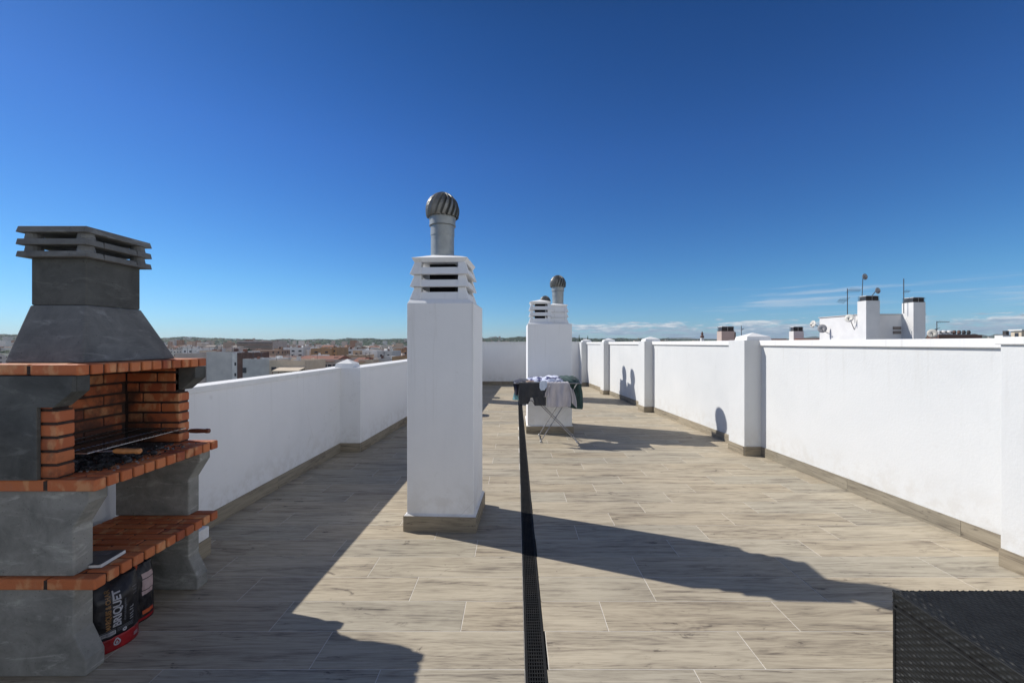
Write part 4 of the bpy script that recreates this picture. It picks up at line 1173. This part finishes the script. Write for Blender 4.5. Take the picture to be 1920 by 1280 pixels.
MB().box(73.2, 78.2, 59.8, 61.5, 3.27, 3.5).build('cornice', M['n_white'], t)
MB().box(73.36, 73.398, 60.35, 60.8, 2.3, 3.0).build('window', M['n_glass'], t)
t = thing('rooftop_chimney', 'stubby white chimney with a dark vent just over the right wall', 'chimney', (24.0, 20.3, 0.9), 0, 'chimneys over the right wall')
MB().box(23.8, 24.2, 20.2, 20.55, 0.9, 1.88).build('shaft', M['n_white'], t)
MB().box(24.02, 24.16, 20.25, 20.4, 1.88, 2.1).build('cap', M['n_black'], t)

# ------------------------------------------------------------------ terrain, sea and hills
def fnoise(x, y, s=1.0):
    return (math.sin(x * 0.0021 * s + 1.3) * math.cos(y * 0.0017 * s + 0.4) + 0.5 * math.sin(x * 0.0053 * s + y * 0.0031 * s) + 0.25 * math.sin(x * 0.011 * s - y * 0.013 * s + 2))
def terrain(x, y):
    d = math.hypot(x, y); az = math.degrees(math.atan2(x, y))
    z = -19.0
    f = min(1, max(0, (d - 1300) / 3700)); f = f * f * (3 - 2 * f)
    top = 42 + 10 * math.sin(az * 0.11 + 1.2) + 5 * math.sin(az * 0.47) + (14 if -22 < az < 10 else 0) * 0.6 + 3 * math.sin(az * 1.9)
    z += f * (top + 19 + 6 * fnoise(x, y, 3))
    if az < -54 and d > 300: z -= min(1, (-54 - az) / 6) * min(1, (d - 300) / 300) * (z + 30)
    return z
def terr_mat():
    m, t, b = new_mat('town_ground')
    co = N(t, 'ShaderNodeTexCoord').outputs['Object']
    a = noise(t, co, 0.006, 8, 0.65)
    c = ramp(t, a, [(0.35, (0.025, 0.042, 0.025)), (0.5, (0.045, 0.06, 0.035)), (0.64, (0.11, 0.095, 0.06)), (0.78, (0.20, 0.165, 0.115))])
    t.links.new(c, b.inputs['Base Color']); b.inputs['Roughness'].default_value = 0.95
    return m
M['ground'] = terr_mat()
rs = [0.5, 15, 30] + [40 * 1.085 ** k for k in range(62)]
azs = [R(-100 + 200 * k / 240) for k in range(241)]
mb = MB().grid([[(r * math.sin(a), r * math.cos(a), terrain(r * math.sin(a), r * math.cos(a))) for a in azs] for r in rs])
tag(mb.build('town_ground', M['ground'], smooth=True, recalc=False, angle=3), kind='structure')
M['back_ground'] = mat('back_ground', (0.2, 0.18, 0.14), (0.12, 0.12, 0.08), 0.9, 0.01)
tag(MB().box(-600, 600, -600, 5, -19.6, -19.3).build('near_ground', M['back_ground']), kind='structure')
def sea_mat():
    m, t, b = new_mat('sea_water')
    b.inputs['Base Color'].default_value = (0.02, 0.07, 0.12, 1); b.inputs['Roughness'].default_value = 0.25
    co = N(t, 'ShaderNodeTexCoord').outputs['Object']
    bump(t, b, noise(t, co, 0.3, 4), 0.4, 0.3)
    return m
tag(MB().box(-9000, -200, -3000, 9000, -21.6, -20.5).build('sea', sea_mat()), kind='structure')
M['hill'] = mat('far_hill', (0.05, 0.07, 0.05), (0.085, 0.095, 0.06), 0.95, 0.002)
def ridge(name, az0, az1, D, zs, seed, dep=900):
    r_ = random.Random(seed); n_ = 70
    ph = [r_.uniform(0, 6) for _ in range(5)]
    P = []
    for j, fz in enumerate((0, 0.45, 0.8, 1.0, 0.7, 0.0)):
        row = []
        for i in range(n_ + 1):
            f = i / n_; a = R(az0 + (az1 - az0) * f)
            e = math.sin(math.pi * f) ** 0.6
            h = zs * e * (0.62 + 0.2 * math.sin(5 * f + ph[0]) + 0.12 * math.sin(14 * f + ph[1]) + 0.07 * math.sin(37 * f + ph[2]) + 0.03 * math.sin(90 * f + ph[3]))
            d = D + dep * j / 5 + 60 * math.sin(20 * f + ph[4] + j)
            row.append((d * math.sin(a), d * math.cos(a), -22 + (h + 22) * fz))
        P.append(row)
    tag(MB().grid(P).build(name, M['hill'], smooth=True, recalc=False, angle=3), kind='structure')
ridge('hill', -6, 6, 8600, 190, 1)
ridge('hill', 2, 38, 9000, 125, 2)
ridge('hill', 30, 48, 8200, 150, 3)
ridge('hill', 46.5, 56, 8200, 235, 4)
ridge('hill', -42, -6, 8500, 105, 5)
ridge('hill', -62, -38, 9000, 95, 6)

# ------------------------------------------------------------------ the town over the left parapet
def X(u, D): return (u - 966) * D / 776.0
def Zv(v, D): return EYE - (v - 643) * D / 776.0
def bld(label, u0, u1, v, D, dep, mw, mr, name='apartment_building', floors=3, step=3.4, ww=1.2, wins=True):
    return block(name, label, X(u0, D), X(u1, D), D, D + dep, Zv(v, D), M[mw], M[mr], wins=wins, floors=floors, step=step, ww=ww, clutter=True)
t = bld('blank grey gable building with dark edge just over the left wall', 387, 437, 663, 150, 16, 'n_grey', 'n_brown', wins=False)
x1 = X(437, 150)
MB().box(x1, x1 + 2.0, 149.6, 166, -19.2, Zv(662, 150)).build('wall', M['n_white'], t)
MB().box(x1 + 2.0, x1 + 3.6, 149.2, 166, -19.2, Zv(661, 150)).build('wall', M['n_brown'], t)
for v in (682, 702): MB().box(x1 + 0.8, x1 + 1.4, 149.52, 149.59, Zv(v + 3, 150), Zv(v - 3, 150)).build('window', M['n_glass'], t)
mb = MB()
r3 = random.Random(5)
for k in range(9):
    xx = X(407, 150) + k * 1.0; MB().box(xx, xx + 0.6, 153, 154, Zv(663, 150), Zv(663, 150) + r3.uniform(0.3, 0.9)).build('chimney', M['n_brown'], t)
bld('lower grey brown building left of the blank gable', 328, 386, 666, 152, 18, 'n_pink', 'n_roofgrey', floors=2)
t = bld('light grey flat terrace building right of the dark edged gable', 455, 505, 677, 132, 14, 'n_lgrey', 'n_white', wins=False)
MB().box(X(455, 132), X(462, 132), 131.9, 131.99, Zv(699, 132), Zv(689, 132)).build('window', M['n_glass'], t)
MB().box(X(478, 132), X(481, 132), 133, 134, Zv(677, 132), Zv(669, 132)).build('chimney', M['n_terra'], t)
t = bld('cream terrace house with awnings and dark openings', 505, 572, 680, 130, 14, 'n_cream', 'n_pink', floors=2, step=2.6, ww=1.5)
o = MB().prism([(125, Zv(694, 130)), (130, Zv(688, 130)), (130, Zv(687, 130)), (125, Zv(693, 130))], 'x', X(527, 130), X(575, 130)).build('awning', M['n_cream'], t)
for k in range(5):
    xx = X(527, 130) + k * 1.9; MB().box(xx, xx + 0.12, 125.2, 125.32, Zv(720, 130), Zv(694, 130)).build('post', M['n_terra'], o)
t = bld('long low building with terracotta roof and window band', 553, 640, 677, 170, 20, 'n_pink', 'n_terra', floors=1, step=1.9, ww=1.5)
MB().prism([(169, Zv(677, 170)), (180, Zv(668, 170)), (191, Zv(677, 170))], 'x', X(553, 170) - 1, X(628, 170)).build('roof', M['n_terra'], t)
t = bld('long brown roofed hall behind the grey terrace building', 470, 552, 675, 190, 18, 'n_terra', 'n_brown', wins=False)
MB().prism([(189, Zv(675.5, 190)), (198, Zv(668, 190)), (208, Zv(675, 190))], 'x', X(470, 190), X(552, 190)).build('roof', M['n_brown'], t)
t = bld('large striped pink hotel block standing on the skyline', 444, 512, 640, 480, 30, 'n_pink', 'n_terra', wins=False)
for k in range(6):
    z_ = Zv(640, 480) - 1.4 - k * 2.3
    MB().box(X(446, 480) + (0 if k < 2 else 8), X(511, 480), 478.2, 479.9, z_ - 0.5, z_ + 0.3).build('balcony_row', M['n_brown'] if k % 2 else M['n_glass'], t)
MB().box(X(455, 480), X(462, 480), 485, 492, Zv(640, 480), Zv(637, 480)).build('roof_house', M['n_terra'], t)
t = bld('white blocky building with a dark grey tower on its right end', 530, 569, 653, 300, 20, 'n_white', 'n_lgrey', floors=2, step=5, ww=2.2)
MB().box(X(570, 300), X(575, 300), 299, 306, -19, Zv(649.5, 300)).build('tower', M['n_grey'], t)
MB().box(X(575.2, 300), X(581, 300), 299.5, 315, -19, Zv(655, 300)).build('wall', M['n_white'], t)
bld('tan brick building with flat roof in the middle of town', 583, 622, 655, 290, 20, 'n_tan', 'n_tan', floors=2, step=6, ww=2)
bld('narrow tan building right of the tan brick one', 622, 632, 653, 292, 20, 'n_tan', 'n_brown', floors=2)
bld('lilac white building over the pier cap to the right', 675, 699, 659, 240, 16, 'n_white', 'n_white', floors=2, step=4)
bld('pale grey apartment building right of the lilac white one', 708, 735, 660, 230, 18, 'n_lgrey', 'n_white', floors=3, step=3)
bld('brown balconied building by the chimney stack edge', 737, 765, 656, 260, 20, 'n_tan', 'n_terra', floors=3, step=3)
t = bld('low orange brick house at the right end of the left wall', 735, 770, 673, 120, 12, 'n_tan', 'n_terra', floors=1, step=2.5)
t = bld('cream house with terracotta pitched roof right of the pier cap', 672, 700, 678, 135, 12, 'n_cream', 'n_terra', floors=2, step=2.4)
MB().prism([(134, Zv(678, 135)), (141, Zv(671, 135)), (148, Zv(678, 135))], 'x', X(660, 135), X(685, 135)).build('roof', M['n_terra'], t)
t = bld('pale house with a brown chimney right of the cream one', 700, 733, 676, 140, 12, 'n_lgrey', 'n_roofgrey', floors=2, step=2.6)
MB().box(X(711, 140), X(714, 140), 142, 143, Zv(676, 140), Zv(667, 140)).build('chimney', M['n_brown'], t)

bld('white cubic house with several windows left of the tan brick building', 583, 600, 668, 235, 12, 'n_white', 'n_lgrey', floors=2, step=2.6, ww=1.1)
bld('ochre block with rows of windows just right of the striped hotel', 514, 529, 655, 360, 18, 'n_tan', 'n_terra', floors=2, step=4, ww=2)
bld('long white apartment row below the wooded ridge at right', 640, 672, 656, 330, 16, 'n_white', 'n_terra', floors=3, step=4.2, ww=2)
bld('pale pink apartment block left of the striped hotel', 408, 440, 655, 300, 16, 'n_pink', 'n_terra', floors=3, step=3.2, ww=1.6)
bld('white apartment block above the grey brown building at left', 342, 372, 654, 310, 16, 'n_white', 'n_lgrey', floors=3, step=3.4, ww=1.6)
bld('terracotta roofed cream row between pink and white blocks at left', 374, 406, 659, 260, 14, 'n_cream', 'n_terra', floors=2, step=3.0, ww=1.3)

def house_mat():
    m, t, b = new_mat('town_house_render')
    oi = N(t, 'ShaderNodeObjectInfo')
    rv = oi.outputs['Random']
    wall = ramp(t, rv, [(0.0, (0.74, 0.71, 0.66)), (0.25, (0.50, 0.44, 0.38)), (0.4, (0.50, 0.33, 0.20)), (0.55, (0.68, 0.60, 0.50)), (0.7, (0.34, 0.18, 0.11)), (0.85, (0.42, 0.30, 0.22)), (0.95, (0.78, 0.76, 0.73))])
    roof = ramp(t, math_node(t, 'FRACT', math_node(t, 'MULTIPLY', rv, 7.3)), [(0.0, (0.27, 0.12, 0.08)), (0.4, (0.3, 0.15, 0.1)), (0.5, (0.4, 0.36, 0.32)), (1.0, (0.2, 0.13, 0.1))])
    geo = N(t, 'ShaderNodeNewGeometry')
    s = N(t, 'ShaderNodeSeparateXYZ'); t.links.new(geo.outputs['Normal'], s.inputs[0])
    up = math_node(t, 'GREATER_THAN', s.outputs[2], 0.3)
    po = N(t, 'ShaderNodeSeparateXYZ'); t.links.new(geo.outputs['Position'], po.inputs[0])
    hx = math_node(t, 'ADD', po.outputs[0], po.outputs[1])
    wx = math_node(t, 'LESS_THAN', math_node(t, 'FRACT', math_node(t, 'MULTIPLY', hx, 0.29)), 0.36)
    wz_ = math_node(t, 'FRACT', math_node(t, 'MULTIPLY', po.outputs[2], 0.333))
    wzz = math_node(t, 'MULTIPLY', math_node(t, 'GREATER_THAN', wz_, 0.3), math_node(t, 'LESS_THAN', wz_, 0.75))
    w = math_node(t, 'MULTIPLY', wx, wzz)
    col = mixc(t, math_node(t, 'MULTIPLY', w, 0.85), wall, (0.05, 0.05, 0.06))
    col = mixc(t, up, col, roof)
    t.links.new(col, b.inputs['Base Color']); b.inputs['Roughness'].default_value = 0.9
    return m
M['house'] = house_mat()
def house_meshes():
    out = []
    out.append(MB().box(-0.5, 0.5, -0.5, 0.5, 0, 1).box(-0.1, 0.25, -0.2, 0.2, 1, 1.2))
    out.append(MB().box(-0.5, 0.1, -0.5, 0.5, 0, 1).box(0.1, 0.5, -0.3, 0.5, 0, 0.75).box(-0.4, -0.2, 0, 0.3, 1, 1.15))
    a = MB().box(-0.5, 0.5, -0.5, 0.5, 0, 0.75); a.prism([(-0.55, 0.752), (0, 1.0), (0.55, 0.752)], 'x', -0.52, 0.52); out.append(a)
    out.append(MB().box(-0.5, 0.5, -0.5, 0.5, 0, 0.85).box(-0.35, 0.5, -0.2, 0.5, 0.85, 1.0).box(0.3, 0.4, 0.1, 0.2, 1.0, 1.12))
    a = MB().box(-0.5, 0.5, -0.5, 0.5, 0, 0.7); a.prism([(-0.55, 0.702), (0, 0.95), (0.55, 0.702)], 'y', -0.52, 0.52); out.append(a)
    return out
protos = [m_.build('town_house', M['house']) for m_ in house_meshes()]
LAB = 'small pale or terracotta town house among many below the skyline'
r4 = random.Random(21)
cnt = 0
LABS = ('small flat roofed town house with a central roof box', 'small stepped town house with a lower wing', 'small town house with a ridge roof running across the view',
        'small flat town house with a set back upper floor and stub chimney', 'small town house with its gable facing the terrace')
for p, LAB in zip(protos, LABS): tag(p, LAB, 'house', 'houses spread across the town')
spots = []
tries = 0
while cnt < 285 and tries < 20000:
    tries += 1
    D = 170 * (10 ** (r4.random() * 0.95))
    u = r4.uniform(300, 800) if r4.random() < 0.86 else r4.uniform(-150, 300)
    x, y = X(u, D), D
    if any((x - a) ** 2 + (y - b) ** 2 < (c * 0.95) ** 2 for a, b, c in spots): continue
    if D < 330 and 380 < u < 760 and r4.random() < 0.75: continue
    s = r4.uniform(9, 20) * (1 + D / 2500)
    spots.append((x, y, s))
    p = protos[cnt % 5] if cnt >= 5 else protos[cnt]
    o = p if cnt < 5 else p.copy()
    if cnt >= 5: COL.objects.link(o)
    zt_ = terrain(x, y)
    htop = r4.uniform(5, 13.5) if r4.random() < 0.85 else r4.uniform(12, 17)
    o.location = (x, y, zt_ - 0.3)
    o.rotation_euler = (0, 0, R(r4.choice((8, 98, 8, 35)) + r4.uniform(-4, 4)))
    o.scale = (s, s * r4.uniform(0.6, 1.1), htop)
    cnt += 1
# far districts: too many to count
def town_stuff_mat():
    m, t, b = new_mat('far_town_render')
    rv = N(t, 'ShaderNodeNewGeometry').outputs['Random Per Island']
    t.links.new(ramp(t, rv, [(0.0, (0.72, 0.69, 0.65)), (0.3, (0.42, 0.35, 0.29)), (0.5, (0.33, 0.19, 0.12)), (0.7, (0.56, 0.45, 0.35)), (1.0, (0.78, 0.76, 0.74))]), b.inputs['Base Color'])
    b.inputs['Roughness'].default_value = 0.9
    return m
mb = MB(); tr = MB()
for k in range(7500):
    D = 1000 * (10 ** (r4.random() ** 1.25 * 0.62))
    u = r4.uniform(-250, 1000) if r4.random() < 0.8 else r4.uniform(1000, 2000)
    x, y = X(u, D), D
    az = math.degrees(math.atan2(x, y))
    if az < -53: continue
    if fnoise(x * 3, y * 3, 2) < -0.25 or (D > 1900 and r4.random() < 0.86): continue
    s = r4.uniform(4, 11); z = terrain(x, y); h = r4.uniform(5, 11) if r4.random() < 0.94 else r4.uniform(14, 28)
    mb.box(x - s, x + s, y - s * 0.7, y + s * 0.7, z - 2, z + h)
tag(mb.build('far_town', town_stuff_mat(), recalc=False), 'hazy far districts of white and ochre houses along the horizon', 'town', kind='stuff')
def blob(mb, x, y, z, s, h, r_):
    vs = [(x, y, z + h)]
    n_ = 6
    for lv, (rr, zz) in enumerate(((0.7, 0.85), (1.0, 0.5), (0.7, 0.12))):
        for k in range(n_):
            a = 2 * math.pi * (k + 0.5 * lv) / n_
            q = rr * s * r_.uniform(0.75, 1.25)
            vs.append((x + q * math.cos(a), y + q * math.sin(a), z + h * zz * r_.uniform(0.85, 1.1)))
    fs = [(0, 1 + k, 1 + (k + 1) % n_) for k in range(n_)]
    for lv in range(2):
        for k in range(n_):
            fs.append((1 + lv * n_ + k, 1 + (lv + 1) * n_ + k, 1 + (lv + 1) * n_ + (k + 1) % n_, 1 + lv * n_ + (k + 1) % n_))
    mb.add(vs, fs)
for k in range(15000):
    D = 800 * (10 ** (r4.random() ** 0.62 * 0.80))
    u = r4.uniform(-250, 1000) if r4.random() < 0.75 else r4.uniform(1000, 2000)
    x, y = X(u, D), D
    if math.degrees(math.atan2(x, y)) < -53: continue
    if fnoise(x * 3, y * 3, 2) > 0.35 and D < 2000: continue
    s = r4.uniform(3, 9) * (1 + D / 1800)
    blob(tr, x, y, terrain(x, y) - 1, s, r4.uniform(4, 8), r4)
tag(tr.build('far_woodland', M['leaf'], smooth=True, recalc=False, angle=3), 'dark green trees and scrub scattered through the far town and ridge', 'woodland', kind='stuff')

# individual trees in the middle distance
def make_tree(label):
    t = thing('tree', label, 'tree', (0, 0, 0), 0, 'trees between the town roofs')
    MB().tube([(0, 0, 0), (0.1, 0, 2.2), (0.0, 0.1, 4.2)], [0.35, 0.26, 0.14], 8).tube([(0.1, 0, 2.2), (1.4, 0.3, 4.6)], [0.16, 0.07], 6).tube([(0.05, 0, 2.6), (-1.3, -0.4, 4.8)], [0.15, 0.06], 6).build('trunk', M['bark'], t)
    mb = MB(); r_ = random.Random(8)
    cl = [(r_.uniform(-2.3, 2.3), r_.uniform(-2.3, 2.3), r_.uniform(3.6, 7.4), r_.uniform(0.9, 1.7)) for _ in range(13)]
    for (cx_, cy_, cz_, cr) in cl:
        for k in range(75):
            v = Vector((r_.gauss(0, 1), r_.gauss(0, 1), r_.gauss(0, 1))).normalized() * cr * r_.uniform(0.6, 1.05)
            p = Vector((cx_, cy_, cz_)) + v
            a = Vector((r_.uniform(-1, 1), r_.uniform(-1, 1), r_.uniform(-1, 1))).normalized() * 0.3
            b = a.cross(Vector((r_.uniform(-1, 1), r_.uniform(-1, 1), r_.uniform(-1, 1)))).normalized() * 0.26
            mb.add([p - a, p + b, p + a, p - b], [(0, 1, 2, 3)])
    mb.build('crown', M['leaf'], t, recalc=False)
    return t
def copy_tree(root):
    r_ = root.copy(); COL.objects.link(r_)
    for c in root.children:
        d = c.copy(); COL.objects.link(d); d.parent = r_
    return r_
T0 = make_tree('leafy green tree in front of the pink hotel block, leftmost of three')
tl = [(468, 290, 1.75, None), (477, 285, 1.95, 'leafy green tree in front of the pink hotel block, middle of three'), (486, 292, 1.55, 'leafy green tree in front of the pink hotel block, rightmost of three'),
      (335, 230, 1.2, 'green tree left of the blank grey gable building'), (655, 260, 1.1, 'green tree among roofs behind the left pier cap'), (748, 330, 1.4, 'green tree left of the nearest chimney stack')]
for (u, D, s, lab) in tl:
    o = T0 if lab is None else copy_tree(T0)
    if lab: o['label'] = lab
    o.location = (X(u, D), D, -19.0); o.scale = (s, s, s); o.rotation_euler = (0, 0, u)
# slim poles / cypresses on the skyline over the far right corner
for (u, D, h, lab) in ((1086, 420, 10, 'taller dark spire tree on the skyline over the far right corner'), (1102, 400, 9, 'shorter dark spire tree on the skyline over the far right corner')):
    t = thing('cypress_tree', lab, 'tree', (X(u, D), D, -19), 0, 'spire trees on the skyline')
    x, y = X(u, D), D
    MB().tube([(x, y, -19), (x, y, -14)], 0.3, 8).build('trunk', M['bark'], t)
    mb = MB(); r_ = random.Random(int(u))
    for k in range(260):
        z = r_.uniform(-16, h - 0.5); rr = 1.3 * (1 - ((z + 16) / (h + 16)) ** 2) * r_.uniform(0.4, 1.0); a = r_.uniform(0, 6.28)
        p = Vector((x + rr * math.cos(a), y + rr * math.sin(a), z)); q = 0.6
        mb.add([p + Vector((0, 0, q)), p + Vector((q * 0.4, 0, 0)), p - Vector((0, 0, q)), p - Vector((q * 0.4, 0, 0))], [(0, 1, 2, 3)])
    mb.build('crown', M['leaf'], t, recalc=False)

# ------------------------------------------------------------------ sea air
hz = MB().box(-9700, 9700, -3100, 10300, -31, 225)
hm = bpy.data.materials.new('haze'); hm.use_nodes = True
ht = hm.node_tree; ht.nodes.clear()
pv = N(ht, 'ShaderNodeVolumePrincipled')
pv.inputs['Color'].default_value = (0.80, 0.88, 1.0, 1)
pv.inputs['Density'].default_value = 0.00004
pv.inputs['Anisotropy'].default_value = 0.2
ho = N(ht, 'ShaderNodeOutputMaterial'); ht.links.new(pv.outputs[0], ho.inputs['Volume'])
tag(hz.build('haze', hm), 'thin pale blue haze over the town and hills', 'haze', kind='stuff')
